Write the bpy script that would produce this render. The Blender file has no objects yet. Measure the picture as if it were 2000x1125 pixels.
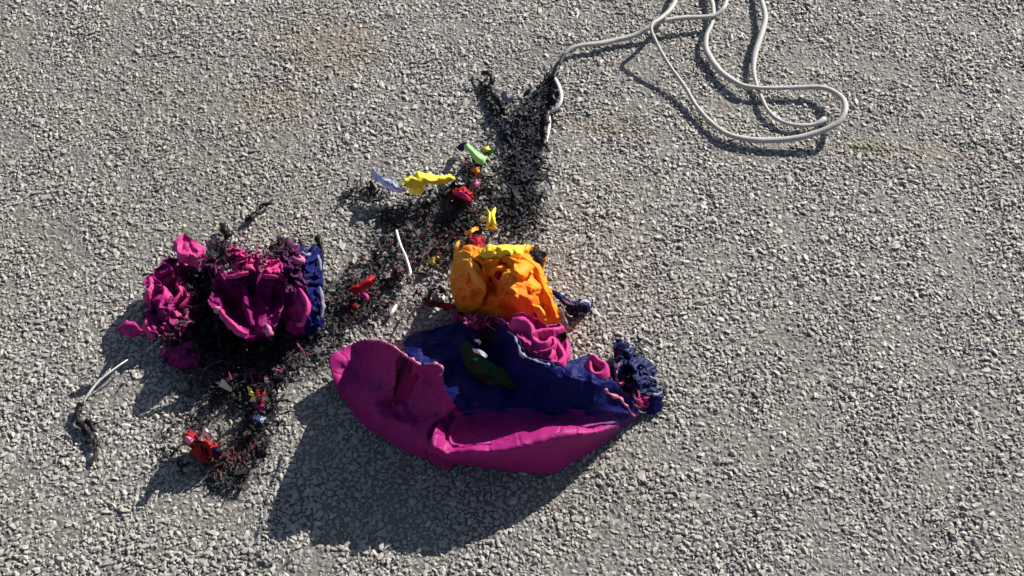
import bpy, math, random
import numpy as np
from mathutils import Vector, noise, geometry

random.seed(7); RNG = np.random.default_rng(7)
S = bpy.context.scene
COL = S.collection

# ------------------------------------------------------------------ camera
TH = math.radians(35.0); DIST = 1.2; F = 2414.0          # F: focal length in photo pixels (2000 wide)
cam_d = bpy.data.cameras.new('camera'); cam = bpy.data.objects.new('camera', cam_d); COL.objects.link(cam)
cam.location = (0, -DIST*math.sin(TH), DIST*math.cos(TH)); cam.rotation_euler = (TH, 0, 0)
cam_d.sensor_width = 36.0; cam_d.lens = 36.0*F/2000.0; cam_d.clip_start = 0.01; cam_d.clip_end = 500
S.camera = cam

# ------------------------------------------------------------------ light
EL = math.radians(29.0); AZ = math.atan2(.68, .73)
to_sun = Vector((math.sin(AZ)*math.cos(EL), math.cos(AZ)*math.cos(EL), math.sin(EL)))
W = bpy.data.worlds.new('World'); S.world = W; W.use_nodes = True
wn = W.node_tree.nodes; wl = W.node_tree.links
sky = wn.new('ShaderNodeTexSky'); sky.sky_type = 'NISHITA'; sky.sun_disc = False
sky.sun_elevation = EL; sky.sun_rotation = AZ
wl.new(sky.outputs[0], wn['Background'].inputs[0]); wn['Background'].inputs[1].default_value = 0.05
sd = bpy.data.lights.new('sun', 'SUN'); sun = bpy.data.objects.new('sun', sd); COL.objects.link(sun)
sd.energy = 4.8; sd.angle = math.radians(0.5); sd.color = (1.0, 0.955, 0.88)
sun.location = to_sun*5; sun.rotation_euler = to_sun.to_track_quat('Z', 'Y').to_euler()
S.view_settings.view_transform = 'Standard'; S.view_settings.look = 'None'
S.view_settings.exposure = 0.9; S.view_settings.gamma = 1; S.view_settings.use_curve_mapping = False

# ------------------------------------------------------------------ helpers
CAM = np.array([0, -DIST*math.sin(TH), DIST*math.cos(TH)])
def P(u, v, h=0.0):
    """where the line of sight through photo pixel (u, v) crosses height h, in metres"""
    x = (u-1000.0)/F; y = -(v-562.5)/F
    d = np.array([x, math.cos(TH)*y+math.sin(TH), math.sin(TH)*y-math.cos(TH)])
    return CAM + d*((h-CAM[2])/d[2])
def PA(uvh):
    uvh = np.asarray(uvh, float)
    x = (uvh[:,0]-1000.0)/F; y = -(uvh[:,1]-562.5)/F
    d = np.stack([x, math.cos(TH)*y+math.sin(TH), math.sin(TH)*y-math.cos(TH)], 1)
    return CAM + d*((uvh[:,2]-CAM[2])/d[:,2])[:,None]

def link(name, me, parent=None, mat=None, smooth=True):
    o = bpy.data.objects.new(name, me); COL.objects.link(o)
    if mat: me.materials.append(mat)
    if parent is not None:
        o.parent = parent; o.location = -parent.location if parent.parent is None else (0, 0, 0)
    if smooth:
        me.polygons.foreach_set('use_smooth', [True]*len(me.polygons))
    return o
def mesh(name, V, Fc, parent=None, mat=None, smooth=True, char=None, col=None):
    me = bpy.data.meshes.new(name); me.from_pydata([tuple(map(float, v)) for v in V], [], [tuple(map(int, f)) for f in Fc])
    me.update()
    if char is not None:
        a = me.attributes.new('char', 'FLOAT', 'POINT'); a.data.foreach_set('value', np.asarray(char, np.float32))
    if col is not None:
        a = me.attributes.new('tint', 'FLOAT_COLOR', 'POINT'); a.data.foreach_set('color', np.asarray(col, np.float32).ravel())
    return link(name, me, parent, mat, smooth)
def thing(name, label, cat, loc, group=None):
    o = bpy.data.objects.new(name, None); COL.objects.link(o); o.location = loc; o.empty_display_size = .02
    o['label'] = label; o['category'] = cat
    if group: o['group'] = group
    return o
def tag(o, label, cat, group=None, kind=None):
    o['label'] = label
    if cat: o['category'] = cat
    if group: o['group'] = group
    if kind: o['kind'] = kind
    return o

def nz(x, y, z=0.0): return noise.noise(Vector((x, y, z)))
_TR = [(math.cos(a), math.sin(a), f, p) for a, f, p in [(0.3, 1.0, .1), (1.15, 1.35, .7), (2.2, .85, .35), (2.75, 1.7, .9), (.75, 2.3, .5), (1.9, 2.7, .2)]]
def facets(x, y, seed=0.):
    """crumpled-sheet relief, flat facets meeting in sharp creases, about -.5 to .5"""
    t = 0.; w = 0.; ca, sa = math.cos(seed*1.7), math.sin(seed*1.7)
    x += .55*nz(x*.7, y*.7, seed); y += .55*nz(x*.7+9, y*.7, seed)
    x, y = x*ca-y*sa, x*sa+y*ca
    for i, (cx, cy, f, p) in enumerate(_TR):
        q = (x*cx+y*cy)*f*.5+p+seed*.37; a = (.35+max(0, nz(x*.45+i*5, y*.45, seed+i)+.35)*1.6)/f
        t += a*(abs(q-math.floor(q)-.5)*2-.5); w += a
    return t/w*1.5
def catmull(pts, n_per=None, step=None, closed=False):
    p = np.asarray(pts, float); n = len(p); out = []
    rng = range(n) if closed else range(n-1)
    for i in rng:
        if closed: a, b, c, d = p[(i-1) % n], p[i], p[(i+1) % n], p[(i+2) % n]
        else: a, b, c, d = p[max(i-1, 0)], p[i], p[i+1], p[min(i+2, n-1)]
        k = n_per or max(1, int(np.hypot(*(c-b)[:2])/step+.5))
        for j in range(k):
            t = j/k
            out.append(.5*((2*b)+(-a+c)*t+(2*a-5*b+4*c-d)*t*t+(-a+3*b-3*c+d)*t**3))
    if not closed: out.append(p[-1])
    return np.array(out)
def in_poly(x, y, poly):
    n = len(poly); ins = np.zeros(len(x), bool)
    for i in range(n):
        x1, y1 = poly[i][:2]; x2, y2 = poly[(i+1) % n][:2]
        c = ((y1 > y) != (y2 > y)) & (x < (x2-x1)*(y-y1)/((y2-y1) if y2 != y1 else 1e-9)+x1)
        ins ^= c
    return ins

def sheet(name, outline, ctrl, mat, parent, step=4.0, c=9.0, wr=.003, ws=26.0, seed=0.0, ragged=0.0,
          burn=(), holes=(), edge_char=0.0, tuck=.6, straight=False, crumple=0.0, lines=()):
    """a draped cloth panel: outline and inner points (photo pixel u, v, height h) give its shape, noise gives its wrinkles"""
    ol = np.array(outline, float); straight_edge = not ragged
    b = catmull(ol, step=step, closed=True) if not straight else catmull(ol, n_per=1, closed=True)
    if ragged:
        cen = b[:, :2].mean(0)
        for i in range(len(b)):
            k = nz(b[i, 0]*.11, b[i, 1]*.11, seed+3)+.7*nz(b[i, 0]*.31, b[i, 1]*.31, seed+9)
            d = b[i, :2]-cen; d /= (np.hypot(*d)+1e-6)
            b[i, :2] += d*ragged*(k-.25)*1.6
    u0, v0 = b[:, :2].min(0); u1, v1 = b[:, :2].max(0)
    gu, gv = np.meshgrid(np.arange(u0, u1, step), np.arange(v0, v1, step*.87))
    gu = gu + (np.arange(gu.shape[0])[:, None] % 2)*step*.5
    gu = (gu+RNG.uniform(-.18, .18, gu.shape)*step).ravel(); gv = (gv+RNG.uniform(-.18, .18, gv.shape)*step).ravel()
    ok = in_poly(gu, gv, b)
    gu, gv = gu[ok], gv[ok]
    dm = np.full(len(gu), 1e9)
    for q in b: dm = np.minimum(dm, (gu-q[0])**2+(gv-q[1])**2)
    keep = dm > (step*.55)**2; gu, gv, dm = gu[keep], gv[keep], np.sqrt(dm[keep])
    pts = [Vector((float(x), float(y))) for x, y in b[:, :2]]+[Vector((float(x), float(y))) for x, y in zip(gu, gv)]
    nb = len(b)
    vs, es, fs, ov, oe, of = geometry.delaunay_2d_cdt(pts, [(i, (i+1) % nb) for i in range(nb)], [], 1, 1e-4)
    uv = np.array([(q.x, q.y) for q in vs])
    ctrl = list(ctrl)
    for ln in lines: ctrl += [tuple(q) for q in catmull(ln, step=11.0)]
    rim = [tuple(q) for q in catmull(ol, step=13.0, closed=True)] if lines else [tuple(q) for q in ol]
    K = np.array(rim+[tuple(q) for q in ctrl], float)
    r = np.sqrt(((K[:, None, :2]-K[None, :, :2])**2).sum(2)+c*c)
    n = len(K); A = np.zeros((n+1, n+1)); A[:n, :n] = r+np.eye(n)*-.5; A[:n, n] = 1; A[n, :n] = 1
    w = np.linalg.solve(A, np.append(K[:, 2], 0))
    R = np.sqrt(((uv[:, None, :]-K[None, :, :2])**2).sum(2)+c*c)
    h = R@w[:n]+w[n]
    # distance to border, wrinkles
    de = np.full(len(uv), 1e9)
    for q in b: de = np.minimum(de, (uv[:, 0]-q[0])**2+(uv[:, 1]-q[1])**2)
    de = np.sqrt(de)
    X = np.zeros((len(uv), 2)); ch = np.zeros(len(uv))
    for i, (u, v) in enumerate(uv):
        a, bb = u/ws, v/ws
        wx = nz(a*.6, bb*.6, seed+11)*1.2; wy = nz(a*.6+7, bb*.6, seed+12)*1.2
        k = nz(a+wx, bb*.8+wy, seed); k2 = nz(a*2.3+wy, bb*2.1+wx, seed+5)
        fold = (1-abs(k)*2.4)*.65+(1-abs(k2)*2.4)*.35
        e = min(1, (.08 if straight_edge else .3)+de[i]/28)
        h[i] += wr*(1.7*facets(a*1.15, bb*1.15, seed)+.35*(fold-.45))*e*(.4+min(1, max(h[i], 0)/.03))
        if crumple: h[i] += crumple*(1.3*facets(a*2.6, bb*2.6, seed+20)+.5*(abs(nz(a*3.1+wx*2, bb*3.1+wy*2, seed+20))*2-.5))*e
        X[i] = (nz(a*1.3, bb*1.3, seed+30)*wr*.6, nz(a*1.3, bb*1.3, seed+40)*wr*.6)
        q = edge_char*max(0, 1-de[i]/(9+8*nz(u*.07, v*.07, seed+2))) if edge_char else 0
        for (bu, bv, br, bs) in burn:
            d = math.hypot(u-bu, v-bv)/br
            q = max(q, bs*max(0, min(1, 1.6-1.5*d+.9*nz(u*.09, v*.09, seed+6)+.5*nz(u*.3, v*.3, seed+6))))
        ch[i] = min(1, q)
    h = np.maximum(h, .0012)
    V = PA(np.column_stack([uv, h])); V[:, :2] += X
    Fc = []
    for f in fs:
        cu, cv = uv[list(f)].mean(0); bad = False
        for (hu, hv, hr, thr) in holes:
            d = math.hypot(cu-hu, cv-hv)/hr
            if d < 1.25:
                k = nz(cu*.085, cv*.085, seed+50)+.6*nz(cu*.21, cv*.21, seed+51)
                if k > thr+max(0, d-.7)*1.2: bad = True; break
        if not bad: Fc.append(list(f)[::-1])
    V = list(V); ch = list(ch)
    if tuck:   # the border turns down and in to the ground
        cnt = {}
        for f in Fc:
            for i in range(3):
                e = (f[i], f[(i+1) % 3]); cnt[tuple(sorted(e))] = cnt.get(tuple(sorted(e)), 0)+1
        old = {}
        for i in range(len(uv)):
            if de[i] < 1e-3: old[i] = None
        def low(i):
            if old[i] is None:
                p = V[i]; c3 = V_cen; d = c3[:2]-p[:2]; d = d/(np.linalg.norm(d)+1e-9)
                hh = p[2]; V.append(np.array([p[0]+d[0]*hh*tuck, p[1]+d[1]*hh*tuck, .0008])); ch.append(ch[i]); old[i] = len(V)-1
            return old[i]
        V_cen = np.mean(np.array(V), 0)
        for f in list(Fc):
            for i in range(3):
                a, bq = f[i], f[(i+1) % 3]
                if cnt[tuple(sorted((a, bq)))] == 1 and a in old and bq in old and (V[a][2] > .003 or V[bq][2] > .003):
                    la, lb = low(a), low(bq); Fc.append([bq, a, la]); Fc.append([bq, la, lb])
    o = mesh(name, V, Fc, parent, mat, True, ch)
    return o

def loft(name, rows, mat, parent, nu=6, nv=6, wr=.0012, seed=0., burn_rows=(0, 0), jag=0.0, ws=14.0):
    """a cloth strip skinned over rows of (u, v, h)"""
    R_ = [catmull(r, n_per=nu) for r in rows]
    R_ = np.array(R_); cols = [catmull(R_[:, j], n_per=nv) for j in range(R_.shape[1])]
    G = np.array(cols).transpose(1, 0, 2); m, n = G.shape[:2]
    V = PA(G.reshape(-1, 3)); ch = np.zeros(m*n)
    for i in range(m):
        for j in range(n):
            q = i*n+j; u, v = G[i, j, :2]
            for k in range(3): V[q, k] += wr*nz(u/ws, v/ws, seed+k*7)*(1.4 if k == 2 else 1)+wr*.4*nz(u/ws*3, v/ws*3, seed+k*7)
            V[q, 2] = max(V[q, 2], .0012)
            t = i/(m-1)
            e = max(burn_rows[0]*(1-t*5), burn_rows[1]*(1-(1-t)*5), 0); ch[q] = min(1, e+.4*e*nz(u*.2, v*.2, seed))
    Fc = [(i*n+j, i*n+j+1, (i+1)*n+j+1, (i+1)*n+j) for i in range(m-1) for j in range(n-1)]
    if jag:
        Fc = [f for f in Fc if not ((f[0]//n in (0, m-2)) and nz(G[f[0]//n, f[0] % n, 0]*.25, G[f[0]//n, f[0] % n, 1]*.25, seed) > .3-jag)]
    return mesh(name, V, Fc, parent, mat, True, ch)

def tube(name, pts, mat, parent=None, rad=.003, step=4.0, flat=.8, wob=0.0, seed=0., n=9, char=None, world=False, fray=False):
    """cord or rolled cloth; pts (u, v, h, radius factor)"""
    p = np.array([q if len(q) == 4 else (*q, 1.0) for q in pts], float)
    c = catmull(p, step=step); W_ = PA(c[:, :3]); r = c[:, 3]*rad; m = len(W_)
    T = np.gradient(W_, axis=0); T /= np.linalg.norm(T, axis=1)[:, None]+1e-9
    s = np.concatenate([[0], np.cumsum(np.linalg.norm(np.diff(W_, axis=0), axis=1))])
    V = []; UV = []; up = np.array([0, 0, 1.0])
    for i in range(m):
        side = np.cross(T[i], up); side /= np.linalg.norm(side)+1e-9; nrm = np.cross(side, T[i])
        ww = 1.0
        if i in (0, m-1): ww = .35
        for j in range(n):
            a = 2*math.pi*j/n
            k = 1+wob*nz(s[i]*160, j*1.7, seed)+wob*.6*nz(s[i]*420, j*2.9, seed+3)
            q = W_[i]+(side*math.cos(a)+nrm*math.sin(a)*flat)*r[i]*k*ww
            q[2] = max(q[2], .0004); V.append(q)
            UV.append((s[i]*1.0, j/n))
    Fc = []
    for i in range(m-1):
        for j in range(n):
            Fc.append((i*n+j, i*n+(j+1) % n, (i+1)*n+(j+1) % n, (i+1)*n+j))
    Fc.append(tuple(range(n))[::-1]); Fc.append(tuple((m-1)*n+j for j in range(n)))
    ch = np.zeros(len(V))
    if char is not None:
        for i in range(m):
            t = i/(m-1)
            for j in range(n): ch[i*n+j] = char(t)
    o = mesh(name, V, Fc, parent, mat, True, ch)
    a = o.data.attributes.new('along', 'FLOAT', 'POINT'); a.data.foreach_set('value', np.repeat(s, n).astype(np.float32))
    a = o.data.attributes.new('around', 'FLOAT', 'POINT'); a.data.foreach_set('value', np.tile(np.abs(np.linspace(-1, 1, n)), m).astype(np.float32))
    return o

_round_tube = tube
def pleat(name, pts, mat, parent=None, rad=.003, step=3.0, wob=.4, seed=0.):
    """a standing fold of cloth: a creased crest with its two flanks falling away"""
    p = np.array([q if len(q) == 4 else (*q, 1.0) for q in pts], float)
    c = catmull(p, step=step*.8); W_ = PA(c[:, :3]); r = c[:, 3]*rad; m = len(W_)
    T = np.gradient(W_, axis=0); T /= np.linalg.norm(T, axis=1)[:, None]+1e-9
    prof = [(-1.9, -2.6), (-1.25, -1.1), (-.6, -.25), (-.1, .35), (.45, .05), (1.15, -.9), (1.8, -2.5)]; n = len(prof)
    V = []
    for i in range(m):
        side = np.cross(T[i], (0, 0, 1.0)); side /= np.linalg.norm(side)+1e-9
        e = min(1, .25+min(i, m-1-i)/2.5); u, v = c[i, 0], c[i, 1]
        lean = .5*nz(u*.06, v*.06, seed)
        for j, (x, z) in enumerate(prof):
            k = 1+wob*1.1*facets(u*.10+j*.35, v*.10, seed+j*.21)
            q = W_[i]+side*(x+lean*(z+1))*r[i]*k*e; q[2] += z*r[i]*e*(1+wob*.9*facets(u*.13, v*.13+j*.4, seed+4))
            q[2] = max(q[2], .0006); V.append(q)
    Fc = [(i*n+j, i*n+j+1, (i+1)*n+j+1, (i+1)*n+j) for i in range(m-1) for j in range(n-1)]
    return mesh(name, V, Fc, parent, mat, True, np.zeros(len(V)))
def tube(name, pts, mat, parent=None, **kw):
    if name in ('rolled_fold', 'ruffle_fold', 'lit_fold', 'rolled_rim', 'pink_fold', 'small_fold', 'pink_fray', 'curled_edge', 'curled_tail', 'frayed_strip', 'cloth_fork'):
        return pleat(name, pts, mat, parent, kw.get('rad', .003)*.62, kw.get('step', 3.), kw.get('wob', .4), kw.get('seed', 0.))
    return _round_tube(name, pts, mat, parent, **kw)

# ------------------------------------------------------------------ materials
def new_mat(name):
    m = bpy.data.materials.new(name); m.use_nodes = True; nt = m.node_tree
    return m, nt.nodes, nt.links, nt.nodes['Principled BSDF'], nt.nodes['Material Output']
def nd(N, t, **kw):
    n = N.new(t)
    for k, v in kw.items(): setattr(n, k, v)
    return n
def mixc(N, L, fac, a, b, mode='MIX'):
    m = N.new('ShaderNodeMix'); m.data_type = 'RGBA'; m.blend_type = mode
    for s, v in ((0, fac), (6, a), (7, b)):
        if hasattr(v, 'is_linked'): L.new(v, m.inputs[s])
        else: m.inputs[s].default_value = v if s == 0 else (*v, 1)
    return m.outputs[2]
def math_(N, L, op, a, b=None, clamp=False):
    m = N.new('ShaderNodeMath'); m.operation = op; m.use_clamp = clamp
    for s, v in ((0, a), (1, b)):
        if v is None: continue
        if hasattr(v, 'is_linked'): L.new(v, m.inputs[s])
        else: m.inputs[s].default_value = v
    return m.outputs[0]

def fabric(name, col, col2=None, trans=.35, rough=.5, sheen=.0, spec=.13):
    m, N, L, B, O = new_mat(name)
    g = nd(N, 'ShaderNodeNewGeometry'); at = nd(N, 'ShaderNodeAttribute', attribute_name='char')
    n1 = nd(N, 'ShaderNodeTexNoise'); n1.inputs['Scale'].default_value = 60; n1.inputs['Detail'].default_value = 4
    L.new(g.outputs['Position'], n1.inputs['Vector'])
    c2 = col2 or tuple(min(1, x*.72) for x in col)
    base = mixc(N, L, math_(N, L, 'MULTIPLY', n1.outputs[0], .55), col, c2)
    n2 = nd(N, 'ShaderNodeTexNoise'); n2.inputs['Scale'].default_value = 380; n2.inputs['Detail'].default_value = 5
    L.new(g.outputs['Position'], n2.inputs['Vector'])
    bl = nd(N, 'ShaderNodeAttribute', attribute_name='light_bleed'); base = mixc(N, L, bl.outputs['Fac'], base, (.03, .006, .10))  # purple tint for painted light bleed, where the attribute is set
    n5 = nd(N, 'ShaderNodeTexNoise'); n5.inputs['Scale'].default_value = 32; n5.inputs['Detail'].default_value = 7; n5.inputs['Roughness'].default_value = .7; L.new(g.outputs['Position'], n5.inputs['Vector'])
    sm = nd(N, 'ShaderNodeMapRange'); sm.inputs[1].default_value = .52; sm.inputs[2].default_value = .72; sm.inputs[4].default_value = .4; L.new(n5.outputs[0], sm.inputs[0])
    base = mixc(N, L, sm.outputs[0], base, tuple(x*.35+.006 for x in col))
    # char: a scorched edge, brown-black, with ash-grey specks
    t = math_(N, L, 'ADD', at.outputs['Fac'], math_(N, L, 'MULTIPLY', math_(N, L, 'SUBTRACT', n2.outputs[0], .5), 1.3))
    t = math_(N, L, 'MULTIPLY', t, math_(N, L, 'GREATER_THAN', at.outputs['Fac'], .02))
    r = nd(N, 'ShaderNodeMapRange'); r.inputs[1].default_value = .3; r.inputs[2].default_value = .62; L.new(t, r.inputs[0])
    blk = mixc(N, L, math_(N, L, 'GREATER_THAN', n2.outputs[0], .62), (.008, .007, .009), (.05, .045, .05))
    base = mixc(N, L, r.outputs[0], base, blk)
    L.new(base, B.inputs['Base Color']); B.inputs['Roughness'].default_value = rough
    B.inputs['Specular IOR Level'].default_value = spec
    B.inputs['Sheen Weight'].default_value = sheen; B.inputs['Sheen Roughness'].default_value = .4
    # crinkle and weave
    n3 = nd(N, 'ShaderNodeTexNoise'); n3.inputs['Scale'].default_value = 95; n3.inputs['Detail'].default_value = 6; n3.inputs['Roughness'].default_value = .62
    n3.inputs['Distortion'].default_value = .8
    L.new(g.outputs['Position'], n3.inputs['Vector'])
    bp = nd(N, 'ShaderNodeBump'); bp.inputs['Strength'].default_value = .35; bp.inputs['Distance'].default_value = .0008
    L.new(n3.outputs[0], bp.inputs['Height'])
    vo = nd(N, 'ShaderNodeTexVoronoi', feature='DISTANCE_TO_EDGE'); vo.inputs['Scale'].default_value = 34
    mp = nd(N, 'ShaderNodeVectorMath', operation='ADD'); L.new(g.outputs['Position'], mp.inputs[0])
    sc = nd(N, 'ShaderNodeVectorMath', operation='SCALE'); sc.inputs['Scale'].default_value = .03
    L.new(n1.outputs[1], sc.inputs[0]); L.new(sc.outputs[0], mp.inputs[1]); L.new(mp.outputs[0], vo.inputs['Vector'])
    mr = nd(N, 'ShaderNodeMapRange'); mr.inputs[2].default_value = .12; L.new(vo.outputs[0], mr.inputs[0])
    b2 = nd(N, 'ShaderNodeBump'); b2.inputs['Strength'].default_value = .5; b2.inputs['Distance'].default_value = .0018
    L.new(mr.outputs[0], b2.inputs['Height']); L.new(bp.outputs[0], b2.inputs['Normal'])
    L.new(b2.outputs[0], B.inputs['Normal'])
    tr = nd(N, 'ShaderNodeBsdfTranslucent'); L.new(base, tr.inputs[0]); L.new(b2.outputs[0], tr.inputs[1])
    mx = nd(N, 'ShaderNodeMixShader'); mx.inputs[0].default_value = trans
    L.new(B.outputs[0], mx.inputs[1]); L.new(tr.outputs[0], mx.inputs[2]); L.new(mx.outputs[0], O.inputs[0])
    return m

MAG = fabric('magenta nylon', (.33, .016, .15), (.235, .008, .125), trans=.02)
PINK = fabric('pink and sunlit magenta nylon', (.54, .045, .21), (.42, .025, .165), trans=.04)  # pink cloth; also magenta's sunlit tone, painted onto folds and rims
NAVY = fabric('navy nylon', (.005, .007, .080), (.003, .005, .048), trans=.01, spec=.06, rough=.5)
DNAVY = fabric('scorched navy nylon', (.006, .014, .075), (.004, .008, .035), trans=.01)
ORG = fabric('orange nylon', (.90, .27, .016), (.88, .19, .010), trans=.04)
GOLD = fabric('golden yellow nylon', (.88, .62, .05), (.86, .50, .03), trans=.05)
BURNT = fabric('deep orange nylon', (.85, .16, .015), (.8, .12, .010), trans=.03)
AMB = fabric('amber nylon', (.80, .36, .03), (.72, .29, .02), trans=.02)
PEACH = fabric('orange highlight nylon', (.92, .38, .06), (.9, .30, .035), trans=.05)  # orange lightened to paint highlights onto the folds
YEL = fabric('yellow nylon', (.80, .68, .07), (.74, .60, .05), trans=.06)
GRN = fabric('green nylon', (.005, .055, .012), (.004, .04, .01), trans=.02)
LGRN = fabric('light green nylon', (.34, .72, .27), (.2, .55, .16), trans=.12)
RED = fabric('red nylon', (.36, .014, .02), (.18, .007, .014), trans=.06)
LAV = fabric('lavender nylon', (.40, .45, .74), (.28, .34, .62), trans=.06)
WHT = fabric('white nylon', (.75, .77, .85), (.6, .62, .7), trans=.05)
PLUM = fabric('plum magenta nylon', (.25, .010, .12), (.16, .006, .09), trans=.01)
DEEP = fabric('purple and shaded magenta nylon', (.20, .004, .10), (.12, .003, .075), trans=.01)  # magenta with the rose hollow's shade put into it; also the purple patch
PUR = fabric('purple nylon', (.07, .006, .06), (.04, .004, .045), trans=.01)

def stain_nodes(N, L, pos):
    """tan dirt, green algae along the seam and soot, as blotches lying on the asphalt"""
    def blob(px, rx, ry, ang=0):
        c = P(px[0], px[1]); s = .0005
        v = nd(N, 'ShaderNodeVectorMath', operation='SUBTRACT'); L.new(pos, v.inputs[0]); v.inputs[1].default_value = (c[0], c[1], 0)
        ro = nd(N, 'ShaderNodeVectorRotate', rotation_type='Z_AXIS'); ro.inputs['Angle'].default_value = math.radians(ang); L.new(v.outputs[0], ro.inputs[0])
        m = nd(N, 'ShaderNodeVectorMath', operation='MULTIPLY'); m.inputs[1].default_value = (1/(rx*s), 1/(ry*s), 0); L.new(ro.outputs[0], m.inputs[0])
        ln = nd(N, 'ShaderNodeVectorMath', operation='LENGTH'); L.new(m.outputs[0], ln.inputs[0])
        return math_(N, L, 'SUBTRACT', 1.0, ln.outputs['Value'], True)
    nzt = nd(N, 'ShaderNodeTexNoise'); nzt.inputs['Scale'].default_value = 45; nzt.inputs['Detail'].default_value = 5; L.new(pos, nzt.inputs['Vector'])
    def group(lst, lo, hi):
        acc = None
        for b in lst:
            q = blob(*b); acc = q if acc is None else math_(N, L, 'MAXIMUM', acc, q)
        acc = math_(N, L, 'MULTIPLY', acc, math_(N, L, 'MULTIPLY', nzt.outputs[0], 1.9))
        r = nd(N, 'ShaderNodeMapRange', interpolation_type='SMOOTHSTEP'); r.inputs[1].default_value = lo; r.inputs[2].default_value = hi; L.new(acc, r.inputs[0])
        return r.outputs[0]
    tan = group([((640, 90), 210, 170, 20), ((540, 200), 170, 100, 0), ((1180, 245), 150, 40, 8), ((1750, 290), 330, 45, 5)], .1, .8)
    alg = group([((1690, 288), 75, 22, 5), ((1890, 280), 75, 26, 0), ((1380, 235), 60, 22, 30), ((1560, 290), 80, 16, 0), ((1230, 230), 70, 16, 5)], .3, .85)
    soot = group([((1020, 300), 75, 230, 4), ((1000, 400), 110, 110, 0), ((830, 450), 190, 130, -15), ((700, 590), 130, 110, 0), ((440, 700), 150, 190, 0),
                  ((455, 890), 90, 120, 15), ((960, 190), 40, 70, -20), ((560, 680), 140, 90, 20)], .12, .55)
    return tan, alg, soot

def stone_mat():
    m, N, L, B, O = new_mat('asphalt chippings')
    g = nd(N, 'ShaderNodeNewGeometry'); oi = nd(N, 'ShaderNodeObjectInfo')
    cr = nd(N, 'ShaderNodeValToRGB'); e = cr.color_ramp.elements
    stops = [(0, (.21, .203, .195)), (.08, (.285, .27, .25)), (.3, (.335, .312, .282)), (.5, (.365, .343, .312)), (.68, (.35, .322, .286)), (.84, (.395, .373, .34)), (.94, (.345, .30, .255)), (.99, (.54, .52, .49))]
    e[0].position, e[0].color = stops[0][0], (*stops[0][1], 1); e[1].position, e[1].color = stops[-1][0], (*stops[-1][1], 1)
    for p_, c_ in stops[1:-1]:
        q = e.new(p_); q.color = (*c_, 1)
    L.new(oi.outputs['Random'], cr.inputs[0])
    n = nd(N, 'ShaderNodeTexNoise'); n.inputs['Scale'].default_value = 420; n.inputs['Detail'].default_value = 3; L.new(g.outputs['Position'], n.inputs['Vector'])
    n8 = nd(N, 'ShaderNodeTexNoise'); n8.inputs['Scale'].default_value = 7; n8.inputs['Detail'].default_value = 3; L.new(g.outputs['Position'], n8.inputs['Vector'])
    c = mixc(N, L, math_(N, L, 'MULTIPLY', n.outputs[0], .4), cr.outputs[0], (.25, .235, .215))
    c = mixc(N, L, math_(N, L, 'MULTIPLY', math_(N, L, 'SUBTRACT', n8.outputs[0], .35, True), .8, True), c, (.36, .335, .30))
    tan, alg, soot = stain_nodes(N, L, g.outputs['Position'])
    c = mixc(N, L, math_(N, L, 'MULTIPLY', tan, .42), c, (.27, .20, .14))
    c = mixc(N, L, math_(N, L, 'MULTIPLY', alg, .75), c, (.10, .12, .045))
    n4 = nd(N, 'ShaderNodeTexNoise'); n4.inputs['Scale'].default_value = 2.6; n4.inputs['Detail'].default_value = 4; L.new(g.outputs['Position'], n4.inputs['Vector'])
    c = mixc(N, L, math_(N, L, 'MULTIPLY', math_(N, L, 'SUBTRACT', n4.outputs[0], .48, True), 2.6, True), c, (.225, .205, .175))
    c = mixc(N, L, math_(N, L, 'MULTIPLY', soot, .72), c, (.022, .02, .024))
    L.new(c, B.inputs['Base Color']); B.inputs['Roughness'].default_value = .6; B.inputs['Specular IOR Level'].default_value = .4
    bp = nd(N, 'ShaderNodeBump'); bp.inputs['Strength'].default_value = .4; bp.inputs['Distance'].default_value = .0006; L.new(n.outputs[0], bp.inputs['Height'])
    L.new(bp.outputs[0], B.inputs['Normal'])
    return m
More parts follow.
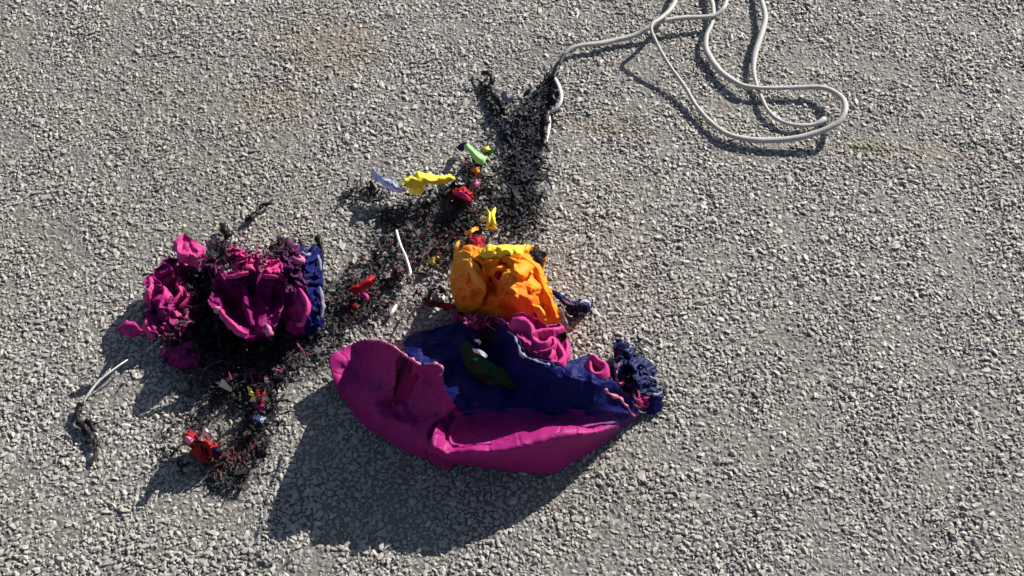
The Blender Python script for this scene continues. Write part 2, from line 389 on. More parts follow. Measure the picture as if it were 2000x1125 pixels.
def bitumen_mat():
    m, N, L, B, O = new_mat('asphalt')
    g = nd(N, 'ShaderNodeNewGeometry')
    v = nd(N, 'ShaderNodeTexVoronoi'); v.inputs['Scale'].default_value = 210; L.new(g.outputs['Position'], v.inputs['Vector'])
    cr = nd(N, 'ShaderNodeValToRGB'); e = cr.color_ramp.elements
    e[0].position = .0; e[0].color = (.17, .16, .145, 1); e[1].position = 1; e[1].color = (.29, .27, .24, 1)
    L.new(v.outputs['Color'], cr.inputs[0])
    # near the camera real chippings cover it: only the dark binder shows between them
    sx = nd(N, 'ShaderNodeSeparateXYZ'); L.new(g.outputs['Position'], sx.inputs[0])
    ax = math_(N, L, 'ABSOLUTE', math_(N, L, 'SUBTRACT', sx.outputs[0], GX)); ay = math_(N, L, 'ABSOLUTE', math_(N, L, 'SUBTRACT', sx.outputs[1], GY))
    inside = math_(N, L, 'MULTIPLY', math_(N, L, 'LESS_THAN', ax, GSX/2), math_(N, L, 'LESS_THAN', ay, GSY/2))
    n2 = nd(N, 'ShaderNodeTexNoise'); n2.inputs['Scale'].default_value = 500; L.new(g.outputs['Position'], n2.inputs['Vector'])
    binder = mixc(N, L, n2.outputs[0], (.075, .070, .064), (.215, .202, .184))
    tan, alg, soot = stain_nodes(N, L, g.outputs['Position'])
    binder = mixc(N, L, math_(N, L, 'MULTIPLY', alg, .8), mixc(N, L, math_(N, L, 'MULTIPLY', tan, .5), binder, (.2, .15, .10)), (.07, .09, .03))
    binder = mixc(N, L, math_(N, L, 'MULTIPLY', soot, .9), binder, (.02, .018, .02))
    L.new(mixc(N, L, inside, cr.outputs[0], binder), B.inputs['Base Color']); B.inputs['Roughness'].default_value = .8
    bp = nd(N, 'ShaderNodeBump'); bp.inputs['Strength'].default_value = .8; bp.inputs['Distance'].default_value = .0018
    L.new(math_(N, L, 'MULTIPLY', v.outputs['Distance'], -1.0), bp.inputs['Height']); L.new(bp.outputs[0], B.inputs['Normal'])
    return m
def tint_mat():
    m, N, L, B, O = new_mat('ash and scraps')
    at = nd(N, 'ShaderNodeAttribute', attribute_name='tint'); g = nd(N, 'ShaderNodeNewGeometry')
    n = nd(N, 'ShaderNodeTexNoise'); n.inputs['Scale'].default_value = 600; L.new(g.outputs['Position'], n.inputs['Vector'])
    L.new(mixc(N, L, math_(N, L, 'MULTIPLY', n.outputs[0], .5), at.outputs['Color'], (.01, .01, .012)), B.inputs['Base Color'])
    B.inputs['Roughness'].default_value = .68; B.inputs['Specular IOR Level'].default_value = .25; return m
def rope_mat(ca=(.46, .45, .425), cb=(.26, .25, .235)):
    m, N, L, B, O = new_mat('white braided cord')
    al = nd(N, 'ShaderNodeAttribute', attribute_name='along'); ar = nd(N, 'ShaderNodeAttribute', attribute_name='around'); ch = nd(N, 'ShaderNodeAttribute', attribute_name='char')
    cx = nd(N, 'ShaderNodeCombineXYZ'); L.new(math_(N, L, 'MULTIPLY', al.outputs['Fac'], 1100.0), cx.inputs[0]); L.new(math_(N, L, 'MULTIPLY', ar.outputs['Fac'], 3.0), cx.inputs[1])
    ck = nd(N, 'ShaderNodeTexChecker'); ck.inputs['Scale'].default_value = 1; L.new(cx.outputs[0], ck.inputs['Vector'])
    w = math_(N, L, 'SINE', math_(N, L, 'ADD', math_(N, L, 'MULTIPLY', al.outputs['Fac'], 2200.0), math_(N, L, 'MULTIPLY', ar.outputs['Fac'], 6.0)))
    g = nd(N, 'ShaderNodeNewGeometry'); n = nd(N, 'ShaderNodeTexNoise'); n.inputs['Scale'].default_value = 150; n.inputs['Detail'].default_value = 4; L.new(g.outputs['Position'], n.inputs['Vector'])
    c = mixc(N, L, math_(N, L, 'MULTIPLY', n.outputs[0], .7), ca, cb)
    c = mixc(N, L, math_(N, L, 'MULTIPLY', math_(N, L, 'ADD', w, 1.0), .05), c, (.25, .25, .25))
    t = math_(N, L, 'ADD', ch.outputs['Fac'], math_(N, L, 'MULTIPLY', math_(N, L, 'SUBTRACT', n.outputs[0], .5), .5)); 
    r = nd(N, 'ShaderNodeMapRange'); r.inputs[1].default_value = .35; r.inputs[2].default_value = .7; L.new(t, r.inputs[0])
    L.new(mixc(N, L, r.outputs[0], c, (.02, .018, .018)), B.inputs['Base Color']); B.inputs['Roughness'].default_value = .65
    bp = nd(N, 'ShaderNodeBump'); bp.inputs['Strength'].default_value = .25; bp.inputs['Distance'].default_value = .00015; L.new(w, bp.inputs['Height']); L.new(bp.outputs[0], B.inputs['Normal'])
    return m

# ------------------------------------------------------------------ ground
GX, GY, GSX, GSY = 0.0, 0.1, 2.6, 2.1
STONE = stone_mat(); BIT = bitumen_mat(); TINT = tint_mat(); ROPE = rope_mat(); WROPE = rope_mat((.78, .74, .70), (.55, .52, .49))
gm = mesh('asphalt_ground', [(-150, -150, -.0028), (150, -150, -.0028), (150, 150, -.0028), (-150, 150, -.0028)], [(0, 1, 2, 3)], None, BIT, False)
gm['kind'] = 'structure'; gm['label'] = 'grey asphalt surface seen from above, dark binder between pale chippings'

def chip_protos(n=22):
    V = []; Fc = []
    import bmesh
    for k in range(n):
        bm = bmesh.new()
        sx, sy, sz = RNG.uniform(.95, 1.6), RNG.uniform(.7, 1.15), RNG.uniform(.40, .60)
        for i in range(13):
            d = RNG.normal(size=3); d /= np.linalg.norm(d); d *= RNG.uniform(.8, 1.05)
            bm.verts.new((d[0]*sx, d[1]*sy, d[2]*sz))
        r = bmesh.ops.convex_hull(bm, input=bm.verts[:])
        junk = [g for g in r['geom_interior'] if isinstance(g, bmesh.types.BMVert)]
        bmesh.ops.delete(bm, geom=junk, context='VERTS')
        bmesh.ops.bevel(bm, geom=bm.edges[:], offset=.07, segments=1, affect='EDGES', clamp_overlap=True)
        bm.verts.ensure_lookup_table(); off = len(V)
        bm.verts.index_update()
        V += [tuple(v.co) for v in bm.verts]; Fc += [tuple(off+v.index for v in f.verts) for f in bm.faces]
        bm.free()
    return V, Fc
V, Fc = chip_protos()
st = mesh('asphalt_chippings', V, Fc, None, STONE, False)
tag(st, 'pale grey and tan stone chippings bedded all over the asphalt', None, kind='stuff')
ng = bpy.data.node_groups.new('chippings', 'GeometryNodeTree'); ng.is_modifier = True
ng.interface.new_socket('Geometry', in_out='INPUT', socket_type='NodeSocketGeometry'); ng.interface.new_socket('Geometry', in_out='OUTPUT', socket_type='NodeSocketGeometry')
N = ng.nodes; L = ng.links
gi = N.new('NodeGroupInput'); go = N.new('NodeGroupOutput')
isl = N.new('GeometryNodeInputMeshIsland'); sp = N.new('GeometryNodeSplitToInstances'); sp.domain = 'FACE'
L.new(gi.outputs[0], sp.inputs['Geometry']); L.new(isl.outputs['Island Index'], sp.inputs['Group ID'])
def rv(dt, lo, hi, seed):
    r = N.new('FunctionNodeRandomValue'); r.data_type = dt
    i0 = {'FLOAT_VECTOR': (0, 1), 'FLOAT': (2, 3), 'INT': (4, 5)}[dt]
    r.inputs[i0[0]].default_value = lo; r.inputs[i0[1]].default_value = hi
    r.inputs['Seed'].default_value = seed
    return r.outputs[{'FLOAT_VECTOR': 0, 'FLOAT': 1, 'INT': 2}[dt]]
parts = []
for li, (dmin, dens, smin, smax, z, zr) in enumerate([(.0040, 130000, .0023, .0036, -.0027, .0009), (.0026, 190000, .0012, .0021, -.0024, .0006), (.0125, 5000, .0038, .0052, -.0032, .0008)]):
    gr = N.new('GeometryNodeMeshGrid'); gr.inputs['Size X'].default_value = GSX; gr.inputs['Size Y'].default_value = GSY
    gr.inputs['Vertices X'].default_value = 2; gr.inputs['Vertices Y'].default_value = 2
    dp = N.new('GeometryNodeDistributePointsOnFaces'); dp.distribute_method = 'POISSON'
    L.new(gr.outputs[0], dp.inputs['Mesh']); dp.inputs['Distance Min'].default_value = dmin; dp.inputs['Density Max'].default_value = dens; dp.inputs['Seed'].default_value = li+3
    spn = N.new('GeometryNodeSetPosition'); L.new(dp.outputs['Points'], spn.inputs['Geometry'])
    cb = N.new('ShaderNodeCombineXYZ'); cb.inputs[0].default_value = GX; cb.inputs[1].default_value = GY
    no = N.new('ShaderNodeTexNoise'); no.inputs['Scale'].default_value = 17; no.inputs['Detail'].default_value = 3; L.new(N.new('GeometryNodeInputPosition').outputs[0], no.inputs['Vector'])
    mr_ = N.new('ShaderNodeMapRange'); mr_.inputs[1].default_value = .3; mr_.inputs[2].default_value = .7; mr_.inputs[3].default_value = -.0011; mr_.inputs[4].default_value = .0009; L.new(no.outputs[0], mr_.inputs[0])
    ad = N.new('ShaderNodeMath'); ad.operation = 'ADD'; L.new(rv('FLOAT', z-zr, z+zr, li*10+1), ad.inputs[0]); L.new(mr_.outputs[0], ad.inputs[1]); L.new(ad.outputs[0], cb.inputs[2]); L.new(cb.outputs[0], spn.inputs['Offset'])
    ip = N.new('GeometryNodeInstanceOnPoints'); L.new(spn.outputs[0], ip.inputs['Points']); L.new(sp.outputs['Instances'], ip.inputs['Instance'])
    ip.inputs['Pick Instance'].default_value = True
    L.new(rv('INT', 0, 21, li*10+2), ip.inputs['Instance Index'])
    L.new(rv('FLOAT_VECTOR', (-.37, -.37, 0), (.37, .37, 6.283), li*10+3), ip.inputs['Rotation'])
    L.new(rv('FLOAT', smin, smax, li*10+4), ip.inputs['Scale'])
    parts.append(ip)
jn = N.new('GeometryNodeJoinGeometry')
for p_ in parts: L.new(p_.outputs[0], jn.inputs[0])
L.new(jn.outputs[0], go.inputs[0])
md = st.modifiers.new('chippings', 'NODES'); md.node_group = ng

# ------------------------------------------------------------------ the long cord
def cord(name, pts, label, **kw):
    o = tube(name, pts, WROPE, **kw); tag(o, label, 'cord'); return o
rt = thing('braided_rope', 'long white braided cord looping across the upper right of the asphalt', 'cord', tuple(P(1500, 171)))
tube('cord_length', [(1092, 128, 0.0025, .6), (1105, 103, 0.0042, .75), (1130, 90, 0.0059, .9), (1172, 85, 0.0050, 1.0), (1204, 78, 0.0042, 1.0), (1239, 69, 0.0050, 1.0), (1268, 54, 0.0092, 1), (1290, 42, 0.0118, .9),
      (1332, 35, 0.0109, .95), (1375, 33, 0.0101, .9), (1398, 29, 0.0101, .8), (1413, 16, 0.0118, .8), (1419, 0, 0.0101, .8), (1418, -30, 0.0067, .8), (1405, -70, 0.0034, .9)], ROPE, rt, rad=.0032, wob=.10, n=12,
      char=lambda t: max(0, 1.5-t*15))
tube('cord_length', [(1335, -60, 0.0042, .8), (1326, -25, 0.0084, .8), (1319, 2, 0.0151, .8), (1308, 20, 0.0193, .8), (1290, 36, 0.0227, .75), (1275, 46, 0.0244, .7), (1272, 58, 0.0235, .6), (1280, 78, 0.0202, .6), (1291, 100, 0.0168, .6), (1310, 131, 0.0118, .62), (1338, 170, 0.0076, .68), (1361, 208, 0.0050, .75),
      (1390, 240, 0.0042, .85), (1422, 262, 0.0042, .95), (1463, 272, 0.0042, 1.05), (1508, 274, 0.0050, 1.1), (1559, 269, 0.0076, 1.1), (1604, 256, 0.0118, 1.05), (1636, 240, 0.0160, 1), (1650, 219, 0.0185, .95), (1649, 198, 0.0160, 1.0),
      (1633, 182, 0.0118, 1.05), (1604, 171, 0.0084, 1.0), (1560, 171, 0.0067, .9), (1500, 172, 0.0071, .75), (1460, 169, 0.0067, .85), (1436, 160, 0.0050, 1.05), (1409, 141, 0.0042, 1.15), (1390, 117, 0.0042, 1.2), (1379, 95, 0.0050, 1.1), (1380, 70, 0.0067, .85), (1392, 42, 0.0067, .7), (1393, 15, 0.0050, .8), (1386, -10, 0.0042, 1), (1375, -50, 0.0034, 1)], ROPE, rt, rad=.0032, wob=.10, n=12)
tube('cord_length', [(1470, -50, 0.0034, .9), (1484, -10, 0.0050, .9), (1493, 22, 0.0067, 1), (1494, 42, 0.0067, 1), (1486, 70, 0.0067, 1.05), (1475, 104, 0.0059, 1.05), (1472, 138, 0.0050, .8), (1478, 166, 0.0034, .7), (1488, 192, 0.0034, .7), (1502, 218, 0.0034, .72), (1526, 237, 0.0034, .75), (1559, 245, 0.0034, .8), (1590, 243, 0.0034, .85), (1604, 237, 0.0042, 1.0), (1612, 229, 0.0042, .9)], ROPE, rt, rad=.0032, wob=.10, n=12)

c1 = cord('cord_piece', [(1084, 152, .008, .8), (1094, 175, .010, .9), (1096, 195, .010, .9), (1086, 212, .007, .9), (1072, 221, .003, .9), (1073, 240, .003, .8), (1070, 262, .003, .75), (1066, 282, .002, .5)],
     'short white cord offcut curving beside the black ash trail, below the cord end', rad=.0023)
c2 = cord('cord_piece', [(774, 448, .004, .7), (777, 462, .005, 1), (783, 480, .006, .8), (792, 500, .007, .85), (799, 522, .007, 1.0), (801, 535, .006, 1.1), (793, 543, .004, .9)],
     'short curved grey-white cord offcut among ash between the yellow scrap and the orange cloth', rad=.0015, char=lambda t: max(0, .5-t*3))
c3 = cord('cord_piece', [(775, 595, .003, .8), (768, 606, .004, 1.1), (761, 617, .003, .9)],
     'tiny white cord offcut on the asphalt left of the maroon strip', rad=.0018)
c4 = cord('cord_piece', [(250, 702, .007, .4), (238, 710, .010, .6), (213, 728, .010, .7), (190, 748, .008, .8), (174, 768, .006, .9), (162, 787, .003, .7)],
     'short white cord offcut lying far left, below the small maroon flap', rad=.0013)

# ------------------------------------------------------------------ large magenta and navy bundle
big = thing('burnt_fabric_bundle', 'largest crumpled cloth bundle, magenta and navy with a green patch, lower centre', 'fabric', tuple(P(950, 820)))
sheet('magenta_lobe', [(643, 702, .024), (652, 690, .025), (690, 672, .025), (716, 664, .039), (745, 666, .066), (775, 681, .088), (800, 699, .092), (822, 713, .085), (850, 711, .085), (864, 722, .088),
      (868, 745, .082), (880, 775, .074), (892, 805, .058), (880, 850, .048), (868, 884, .03), (850, 899, .006), (826, 893, .0), (795, 882, 0), (762, 864, 0), (730, 845, 0), (700, 820, 0), (678, 785, 0), (657, 756, .018), (646, 728, .023)],
      [(698, 690, .022), (680, 700, .0215), (662, 710, .023), (660, 735, .022), (675, 725, .019), (690, 740, .0175), (720, 692, .040), (716, 730, .030), (742, 690, .058), (700, 780, .020), (720, 815, .016),
       (770, 705, .072), (785, 726, .068), (800, 732, .071), (814, 738, .066), (765, 735, .053), (750, 760, .037), (790, 765, .038), (815, 778, .043), (840, 740, .066), (850, 765, .064), (745, 780, .030), (775, 805, .026), (750, 830, .018), (800, 830, .028),
       (735, 770, .040), (738, 790, .030), (728, 812, .026), (810, 862, .026), (835, 862, .042), (845, 875, .046), (836, 845, .045), (846, 822, .046), (862, 812, .047), (884, 815, .042), (862, 850, .034), (862, 835, .036), (780, 850, .018), (825, 800, .034), (850, 795, .050)],
      MAG, big, step=3.0, c=7, wr=.0042, ws=52, seed=1.3, tuck=.3, lines=[[(835, 864, .044), (846, 877, .048), (860, 884, .046)], [(838, 840, .046), (848, 822, .048), (864, 811, .049), (886, 808, .046)], [(750, 675, .072), (770, 705, .074), (788, 724, .069), (806, 736, .070), (830, 742, .068)]])
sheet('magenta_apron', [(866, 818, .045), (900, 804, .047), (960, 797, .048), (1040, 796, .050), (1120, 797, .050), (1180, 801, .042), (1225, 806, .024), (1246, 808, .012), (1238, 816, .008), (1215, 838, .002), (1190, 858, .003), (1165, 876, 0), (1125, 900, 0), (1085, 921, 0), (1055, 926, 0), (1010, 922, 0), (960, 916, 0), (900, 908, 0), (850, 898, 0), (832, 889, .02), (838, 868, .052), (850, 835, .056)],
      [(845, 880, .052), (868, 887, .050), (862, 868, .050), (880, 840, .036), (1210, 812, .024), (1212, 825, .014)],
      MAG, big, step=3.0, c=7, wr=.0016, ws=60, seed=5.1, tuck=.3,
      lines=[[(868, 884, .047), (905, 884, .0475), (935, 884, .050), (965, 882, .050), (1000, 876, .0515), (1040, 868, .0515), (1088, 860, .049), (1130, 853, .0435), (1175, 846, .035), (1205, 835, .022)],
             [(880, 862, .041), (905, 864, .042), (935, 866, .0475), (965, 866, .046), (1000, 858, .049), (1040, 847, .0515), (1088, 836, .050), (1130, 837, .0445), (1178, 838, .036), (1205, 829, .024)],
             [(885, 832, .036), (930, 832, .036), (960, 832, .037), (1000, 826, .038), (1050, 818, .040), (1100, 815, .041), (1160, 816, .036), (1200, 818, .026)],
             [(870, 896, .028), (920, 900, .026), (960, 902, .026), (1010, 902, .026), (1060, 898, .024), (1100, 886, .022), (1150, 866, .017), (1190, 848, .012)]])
_ap = bpy.data.objects['magenta_apron']; _a = _ap.data.attributes.new('light_bleed', 'FLOAT', 'POINT')
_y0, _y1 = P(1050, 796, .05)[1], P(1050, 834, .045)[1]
_a.data.foreach_set('value', np.array([max(0, min(1, (v.co.y-_y1)/(_y0-_y1)))**1.3*.9 for v in _ap.data.vertices], np.float32))  # light bleed beside the navy cloth, painted into the apron's upper colour
sheet('navy_panel', [(862, 815, .034), (852, 770, .034), (845, 735, .034), (800, 698, .035), (788, 668, .014), (815, 648, .016), (850, 637, .018), (900, 628, .025), (950, 628, .04), (990, 640, .07), (1010, 660, .085), (1030, 690, .090), (1060, 702, .088), (1090, 708, .081), (1120, 704, .073), (1145, 695, .065), (1158, 708, .066), (1165, 728, .066),
      (1190, 740, .058), (1215, 760, .045), (1236, 785, .026), (1248, 808, .010), (1225, 810, .020), (1180, 805, .040), (1120, 802, .048), (1040, 801, .049), (960, 802, .047), (905, 810, .045)],
      [(820, 670, .026), (860, 665, .024), (850, 690, .024), (900, 660, .026), (880, 710, .026), (860, 740, .03), (890, 760, .036), (940, 660, .035), (955, 690, .03), (980, 680, .045), (975, 720, .034), (930, 720, .03),
       (1000, 700, .07), (1005, 735, .06), (1035, 720, .084), (1060, 735, .074), (1090, 740, .076), (1130, 735, .072), (1160, 735, .070), (1010, 755, .045), (1060, 757, .058), (1100, 752, .067), (1060, 768, .056), (1100, 768, .062), (1000, 780, .046), (950, 780, .042), (905, 790, .042), (1060, 785, .052), (1120, 785, .054),
       (1180, 765, .055), (1140, 765, .06), (1200, 785, .038), (1145, 750, .066), (900, 690, .037), (915, 740, .032), (960, 750, .036)],
      NAVY, big, step=3.0, c=9, wr=.005, ws=50, seed=9.7, ragged=1.2, burn=[(950, 650, 34, .9), (1150, 700, 10, .6), (1085, 706, 14, .5)], tuck=.2)
g = sheet('green_patch', [(900, 675, 0.0437), (915, 668, 0.0454), (930, 682, 0.0437), (950, 700, 0.0454), (975, 716, 0.0470), (1000, 730, 0.0479), (1012, 748, 0.0437), (1000, 760, 0.0403), (975, 758, 0.0386), (945, 745, 0.0370), (918, 722, 0.0370), (903, 698, 0.0395)],
      [(925, 700, 0.0462), (955, 725, 0.0470), (985, 744, 0.0462)], GRN, big, step=3.2, wr=.002, ws=18, seed=3, tuck=.1)
loft('white_highlight', [[(922, 680, .058), (938, 683, .060), (953, 694, .060)], [(926, 688, .056), (940, 693, .060), (950, 700, .058)]], WHT, big, nu=4, nv=3, wr=.0008)  # white slips standing in for the highlight on the green cloth
loft('white_highlight', [[(926, 664, .048), (934, 662, .05), (940, 668, .05)], [(928, 668, .046), (934, 670, .049), (936, 675, .047)]], WHT, big, nu=4, nv=3, wr=.0008)
# frayed hems: pale melted thread along torn edges
def hem(pts, mat, r=.0011, seed=0., wob=.8, par=None):
    p = catmull([q[:3] for q in pts], step=5.0)
    q = [(u+1.6*nz(u*.13, v*.13, seed+5), v+1.6*nz(u*.13, v*.13, seed+8), h, max(.12, .55+1.5*nz(u*.09, v*.09, seed+1))) for u, v, h in p]
    return tube('torn_hem', q, mat, par or big, rad=r*1.05, step=2.5, wob=wob, seed=seed, n=6, flat=.8)
HEM = fabric('melted pale hem', (.26, .24, .32), (.10, .10, .16), trans=.1)
HEMP = fabric('melted pink hem', (.62, .20, .33), (.4, .10, .22), trans=.1)
hem([(716, 664, .058), (745, 666, .080), (762, 673, .087), (775, 681, .096), (800, 699, .102), (822, 713, .1)], HEMP, .0016, 1)
hem([(846, 711, .099), (858, 712, .101), (865, 722, .1), (863, 731, .096), (856, 734, .094)], HEMP, .0018, 2)
hem([(990, 646, .078), (1004, 656, .084), (1012, 675, .09), (1018, 690, .091), (1035, 700, .092), (1052, 707, .09), (1075, 712, .087)], HEM, .0016, 3)
hem([(1180, 760, .062), (1195, 771, .057), (1212, 778, .048), (1224, 794, .036), (1232, 806, .022), (1240, 812, .012)], HEMP, .0018, 4)
# rolled pink ruffle at the top of the bundle
ruf = sheet('pink_ruffle', [(1000, 620, .075), (1015, 610, .082), (1040, 618, .083), (1065, 632, .08), (1095, 635, .075), (1106, 655, .07), (1112, 680, .068), (1108, 705, .07), (1090, 712, .072), (1060, 700, .078), (1035, 690, .08), (1012, 665, .078), (1002, 645, .075)],
      [(1030, 655, .07), (1055, 665, .066), (1080, 672, .064), (1060, 685, .068)], MAG, big, step=3, wr=.004, ws=16, seed=14, tuck=.2, burn=[(1100, 655, 12, .9)])
for k, pp in enumerate([
    [(1000, 622, .082, 1.5), (1012, 622, .09, 2.2), (1025, 626, .092, 2.2), (1036, 636, .09, 1.6), (1040, 650, .088, 1.2), (1044, 662, .087, 1.2), (1054, 670, .087, 1.3), (1066, 668, .087, 1.3), (1076, 660, .086, 1.2), (1082, 664, .085, 1.2), (1082, 676, .084, 1.1), (1066, 684, .083, 1.0), (1052, 686, .083, .9)],
    [(1040, 654, .088, 1.0), (1052, 646, .088, 1.3), (1070, 643, .087, 1.4), (1088, 642, .085, 1.2), (1101, 637, .082, .8)],
    [(1088, 668, .083, .9), (1096, 682, .082, 1.3), (1100, 696, .08, 1.2), (1092, 707, .08, 1.2), (1078, 704, .08, 1.1), (1070, 696, .08, .8)],
    [(1106, 662, .074, .7), (1108, 680, .076, 1.0), (1106, 698, .076, .8)],
    [(1080, 680, .083, .9), (1078, 692, .083, 1.0), (1070, 700, .082, .7)]]):
    tube('ruffle_fold', pp, PINK, ruf, rad=.0029, step=2.2, wob=.7, seed=20+k, n=10, flat=.9)
pr = thing('curled_pink_scrap', 'small ring of curled pink cloth at the right end of the navy cloth', 'fabric scrap', tuple(P(1168, 715)))
tube('rolled_fold', [(1151, 697, .068, .7), (1158, 694, .073, 1.2), (1168, 702, .073, 1.0), (1181, 711, .072, 1.3), (1179, 724, .07, 1.3), (1168, 729, .07, 1.0), (1155, 724, .07, 1.3), (1152, 710, .071, 1.0), (1153, 702, .071, .7)], PINK, pr, rad=.0034, step=3, wob=.35, seed=31, n=9)
sheet('scorched_centre', [(1155, 702, .066), (1175, 703, .066), (1180, 716, .064), (1168, 724, .064), (1156, 720, .064)], [], RED, pr, step=3, wr=.001, seed=3, tuck=0)

# charred navy scrap at the right
nv = thing('charred_navy_scrap', 'blackened navy cloth scrap with frayed edge, right end of the largest bundle', 'fabric scrap', tuple(P(1250, 740)))
sheet('scorched_navy_cloth', [(1200, 660, .018), (1215, 664, .022), (1232, 675, .022), (1245, 690, .022), (1262, 698, .018), (1276, 712, .014), (1284, 728, .012), (1276, 735, .014), (1284, 752, .012), (1296, 770, .008), (1292, 785, .006), (1275, 778, .012), (1250, 768, .022), (1225, 755, .025), (1205, 740, .024), (1198, 715, .022), (1202, 690, .02)],
      [(1220, 700, .03), (1240, 715, .032), (1250, 740, .03), (1225, 730, .026), (1268, 750, .018), (1262, 725, .02), (1215, 680, .025)], DNAVY, nv, step=3, wr=.006, ws=15, seed=41, ragged=3.5, crumple=.004, burn=[(1220, 740, 18, .7), (1285, 760, 8, .5)], holes=[(1225, 745, 20, .3), (1262, 722, 12, .35)], tuck=.2)
sheet('navy_corner', [(1262, 776, .012), (1280, 772, .014), (1294, 776, .01), (1292, 795, .004), (1278, 812, .001), (1262, 808, .001), (1252, 795, .004)], [(1275, 790, .009)], NAVY, nv, step=3, wr=.002, seed=44, ragged=2)
sheet('maroon_lining', [(1178, 752, .03), (1200, 748, .03), (1225, 760, .026), (1250, 772, .02), (1270, 780, .014), (1262, 795, .008), (1245, 800, .006), (1225, 790, .015), (1205, 775, .022), (1185, 765, .028)],
      [(1215, 765, .025), (1240, 783, .018)], MAG, nv, step=2.8, wr=.006, ws=10, seed=47, ragged=3, crumple=.004, burn=[(1210, 760, 16, .8), (1240, 775, 10, .7)], tuck=.1)
for k, pp in enumerate([[(1188, 756, .034), (1200, 760, .033), (1210, 768, .03)], [(1240, 778, .022), (1250, 782, .02), (1256, 786, .016)], [(1236, 786, .018), (1242, 792, .015), (1250, 790, .014)]]):
    tube('pink_fray', pp, PINK, nv, rad=.0022, step=2.5, wob=.6, seed=60+k, n=7)
loft('pale_flap', [[(1200, 708, .03), (1208, 712, .034)], [(1198, 716, .028), (1210, 722, .032)]], LAV, nv, nu=4, nv=4, wr=.001, seed=8)
for k, pp in enumerate([[(1201, 661, .022), (1218, 664, .025), (1232, 674, .026)], [(1268, 735, .02), (1280, 742, .016), (1288, 756, .012)], [(1274, 772, .016), (1286, 770, .014), (1293, 764, .012)], [(1240, 798, .01), (1252, 804, .008), (1262, 806, .006)]]):
    hem(pp, HEM, .0014, 70+k, 1.0, nv)

# ------------------------------------------------------------------ orange bundle
orb = thing('orange_fabric_bundle', 'bright orange crumpled cloth with a yellow hem, above the navy cloth', 'fabric', tuple(P(985, 560)))
sheet('orange_panel', [(884, 515, 0.043), (893, 492, 0.055), (905, 482, 0.063), (925, 480, 0.068), (945, 484, 0.071), (975, 482, 0.071), (1005, 488, 0.068), (1030, 498, 0.063), (1052, 515, 0.059), (1063, 535, 0.055), (1068, 560, 0.051), (1080, 580, 0.046), (1090, 605, 0.041), (1094, 630, 0.029), (1080, 636, 0.027), (1060, 628, 0.037), (1040, 622, 0.037), (1015, 612, 0.037), (990, 618, 0.032), (965, 612, 0.024), (940, 612, 0.015), (915, 610, 0.004), (893, 602, 0.000), (884, 580, 0.006), (881, 550, 0.024)],
      [(900, 520, 0.056), (920, 505, 0.067), (950, 500, 0.073), (945, 525, 0.068), (985, 505, 0.078), (1010, 520, 0.081), (960, 545, 0.055), (955, 555, 0.043), (985, 535, 0.076), (1000, 535, 0.081), (1015, 548, 0.081), (1025, 565, 0.076), (1030, 590, 0.061), (1000, 590, 0.059), (975, 575, 0.054), (975, 598, 0.041), (1045, 540, 0.068), (1055, 575, 0.059), (1065, 600, 0.051), (1040, 605, 0.051),
       (905, 545, 0.044), (915, 575, 0.027), (935, 560, 0.039), (930, 590, 0.021), (925, 530, 0.056), (938, 545, 0.054), (1075, 615, 0.041), (1015, 600, 0.055)],
      ORG, orb, step=2.5, c=8, wr=.008, ws=30, seed=83, crumple=.0, burn=[(957, 548, 9, .85), (890, 605, 6, .5), (1050, 612, 10, .6)], tuck=.3)
sheet('orange_belly', [(972, 570, .056), (985, 562, .064), (1005, 556, .072), (1028, 558, .072), (1042, 572, .066), (1048, 592, .058), (1040, 612, .044), (1020, 622, .036), (998, 620, .034), (980, 606, .038), (970, 588, .046)],
      [(1010, 582, .078), (1020, 600, .068), (995, 585, .070)], BURNT, orb, step=2.5, c=8, wr=.004, ws=22, seed=86, tuck=.3)
sheet('amber_panel', [(883, 520, 0.049), (893, 495, 0.060), (908, 488, 0.067), (922, 500, 0.071), (935, 520, 0.068), (945, 535, 0.063), (952, 556, 0.051), (946, 580, 0.039), (940, 598, 0.027), (915, 607, 0.010), (895, 601, 0.005), (884, 578, 0.017), (880, 548, 0.034)],
      [(905, 520, 0.061), (920, 545, 0.052), (910, 575, 0.034), (925, 525, 0.068)], AMB, orb, step=2.8, c=5, wr=.004, ws=22, seed=84, tuck=.2)
for k, (pp, m_) in enumerate([
    ([(918, 512, .072, .9), (926, 530, .070, 1.1), (938, 546, .068, 1.2), (950, 557, .062, .9)], PEACH),
    ([(975, 495, .080, .8), (1000, 505, .082, 1.2), (1022, 518, .080, 1.0), (1040, 534, .076, .8)], ORG),
    ([(1005, 492, .074, .8), (1030, 508, .074, 1.0), (1052, 530, .068, 1.1), (1062, 560, .063, 1.0), (1076, 590, .055, 1.0), (1086, 620, .045, .8)], ORG),
    ([(980, 548, .076, .8), (990, 534, .081, 1.2), (1004, 532, .083, 1.3), (1016, 545, .080, 1.0)], PEACH),
    ([(1046, 596, .062, .8), (1056, 604, .062, 1.0), (1058, 616, .056, .8)], PEACH),
    ([(968, 520, .073, .7), (973, 530, .075, 1.0), (968, 542, .070, .7)], RED)]):
    tube('rolled_fold', pp, m_, orb, rad=.0034, step=3, wob=.45, seed=90+k, n=10, flat=.8)
sheet('yellow_hem', [(938, 492, 0.076), (952, 480, 0.081), (985, 480, 0.083), (1010, 478, 0.081), (1028, 480, 0.076), (1026, 492, 0.076), (1005, 500, 0.081), (980, 498, 0.083), (955, 500, 0.081), (944, 500, 0.078)], [(980, 489, 0.088), (1010, 488, 0.085)], GOLD, orb, step=2.4, wr=.006, ws=18, seed=99, c=5, tuck=.2, burn=[(1030, 484, 8, .5)])
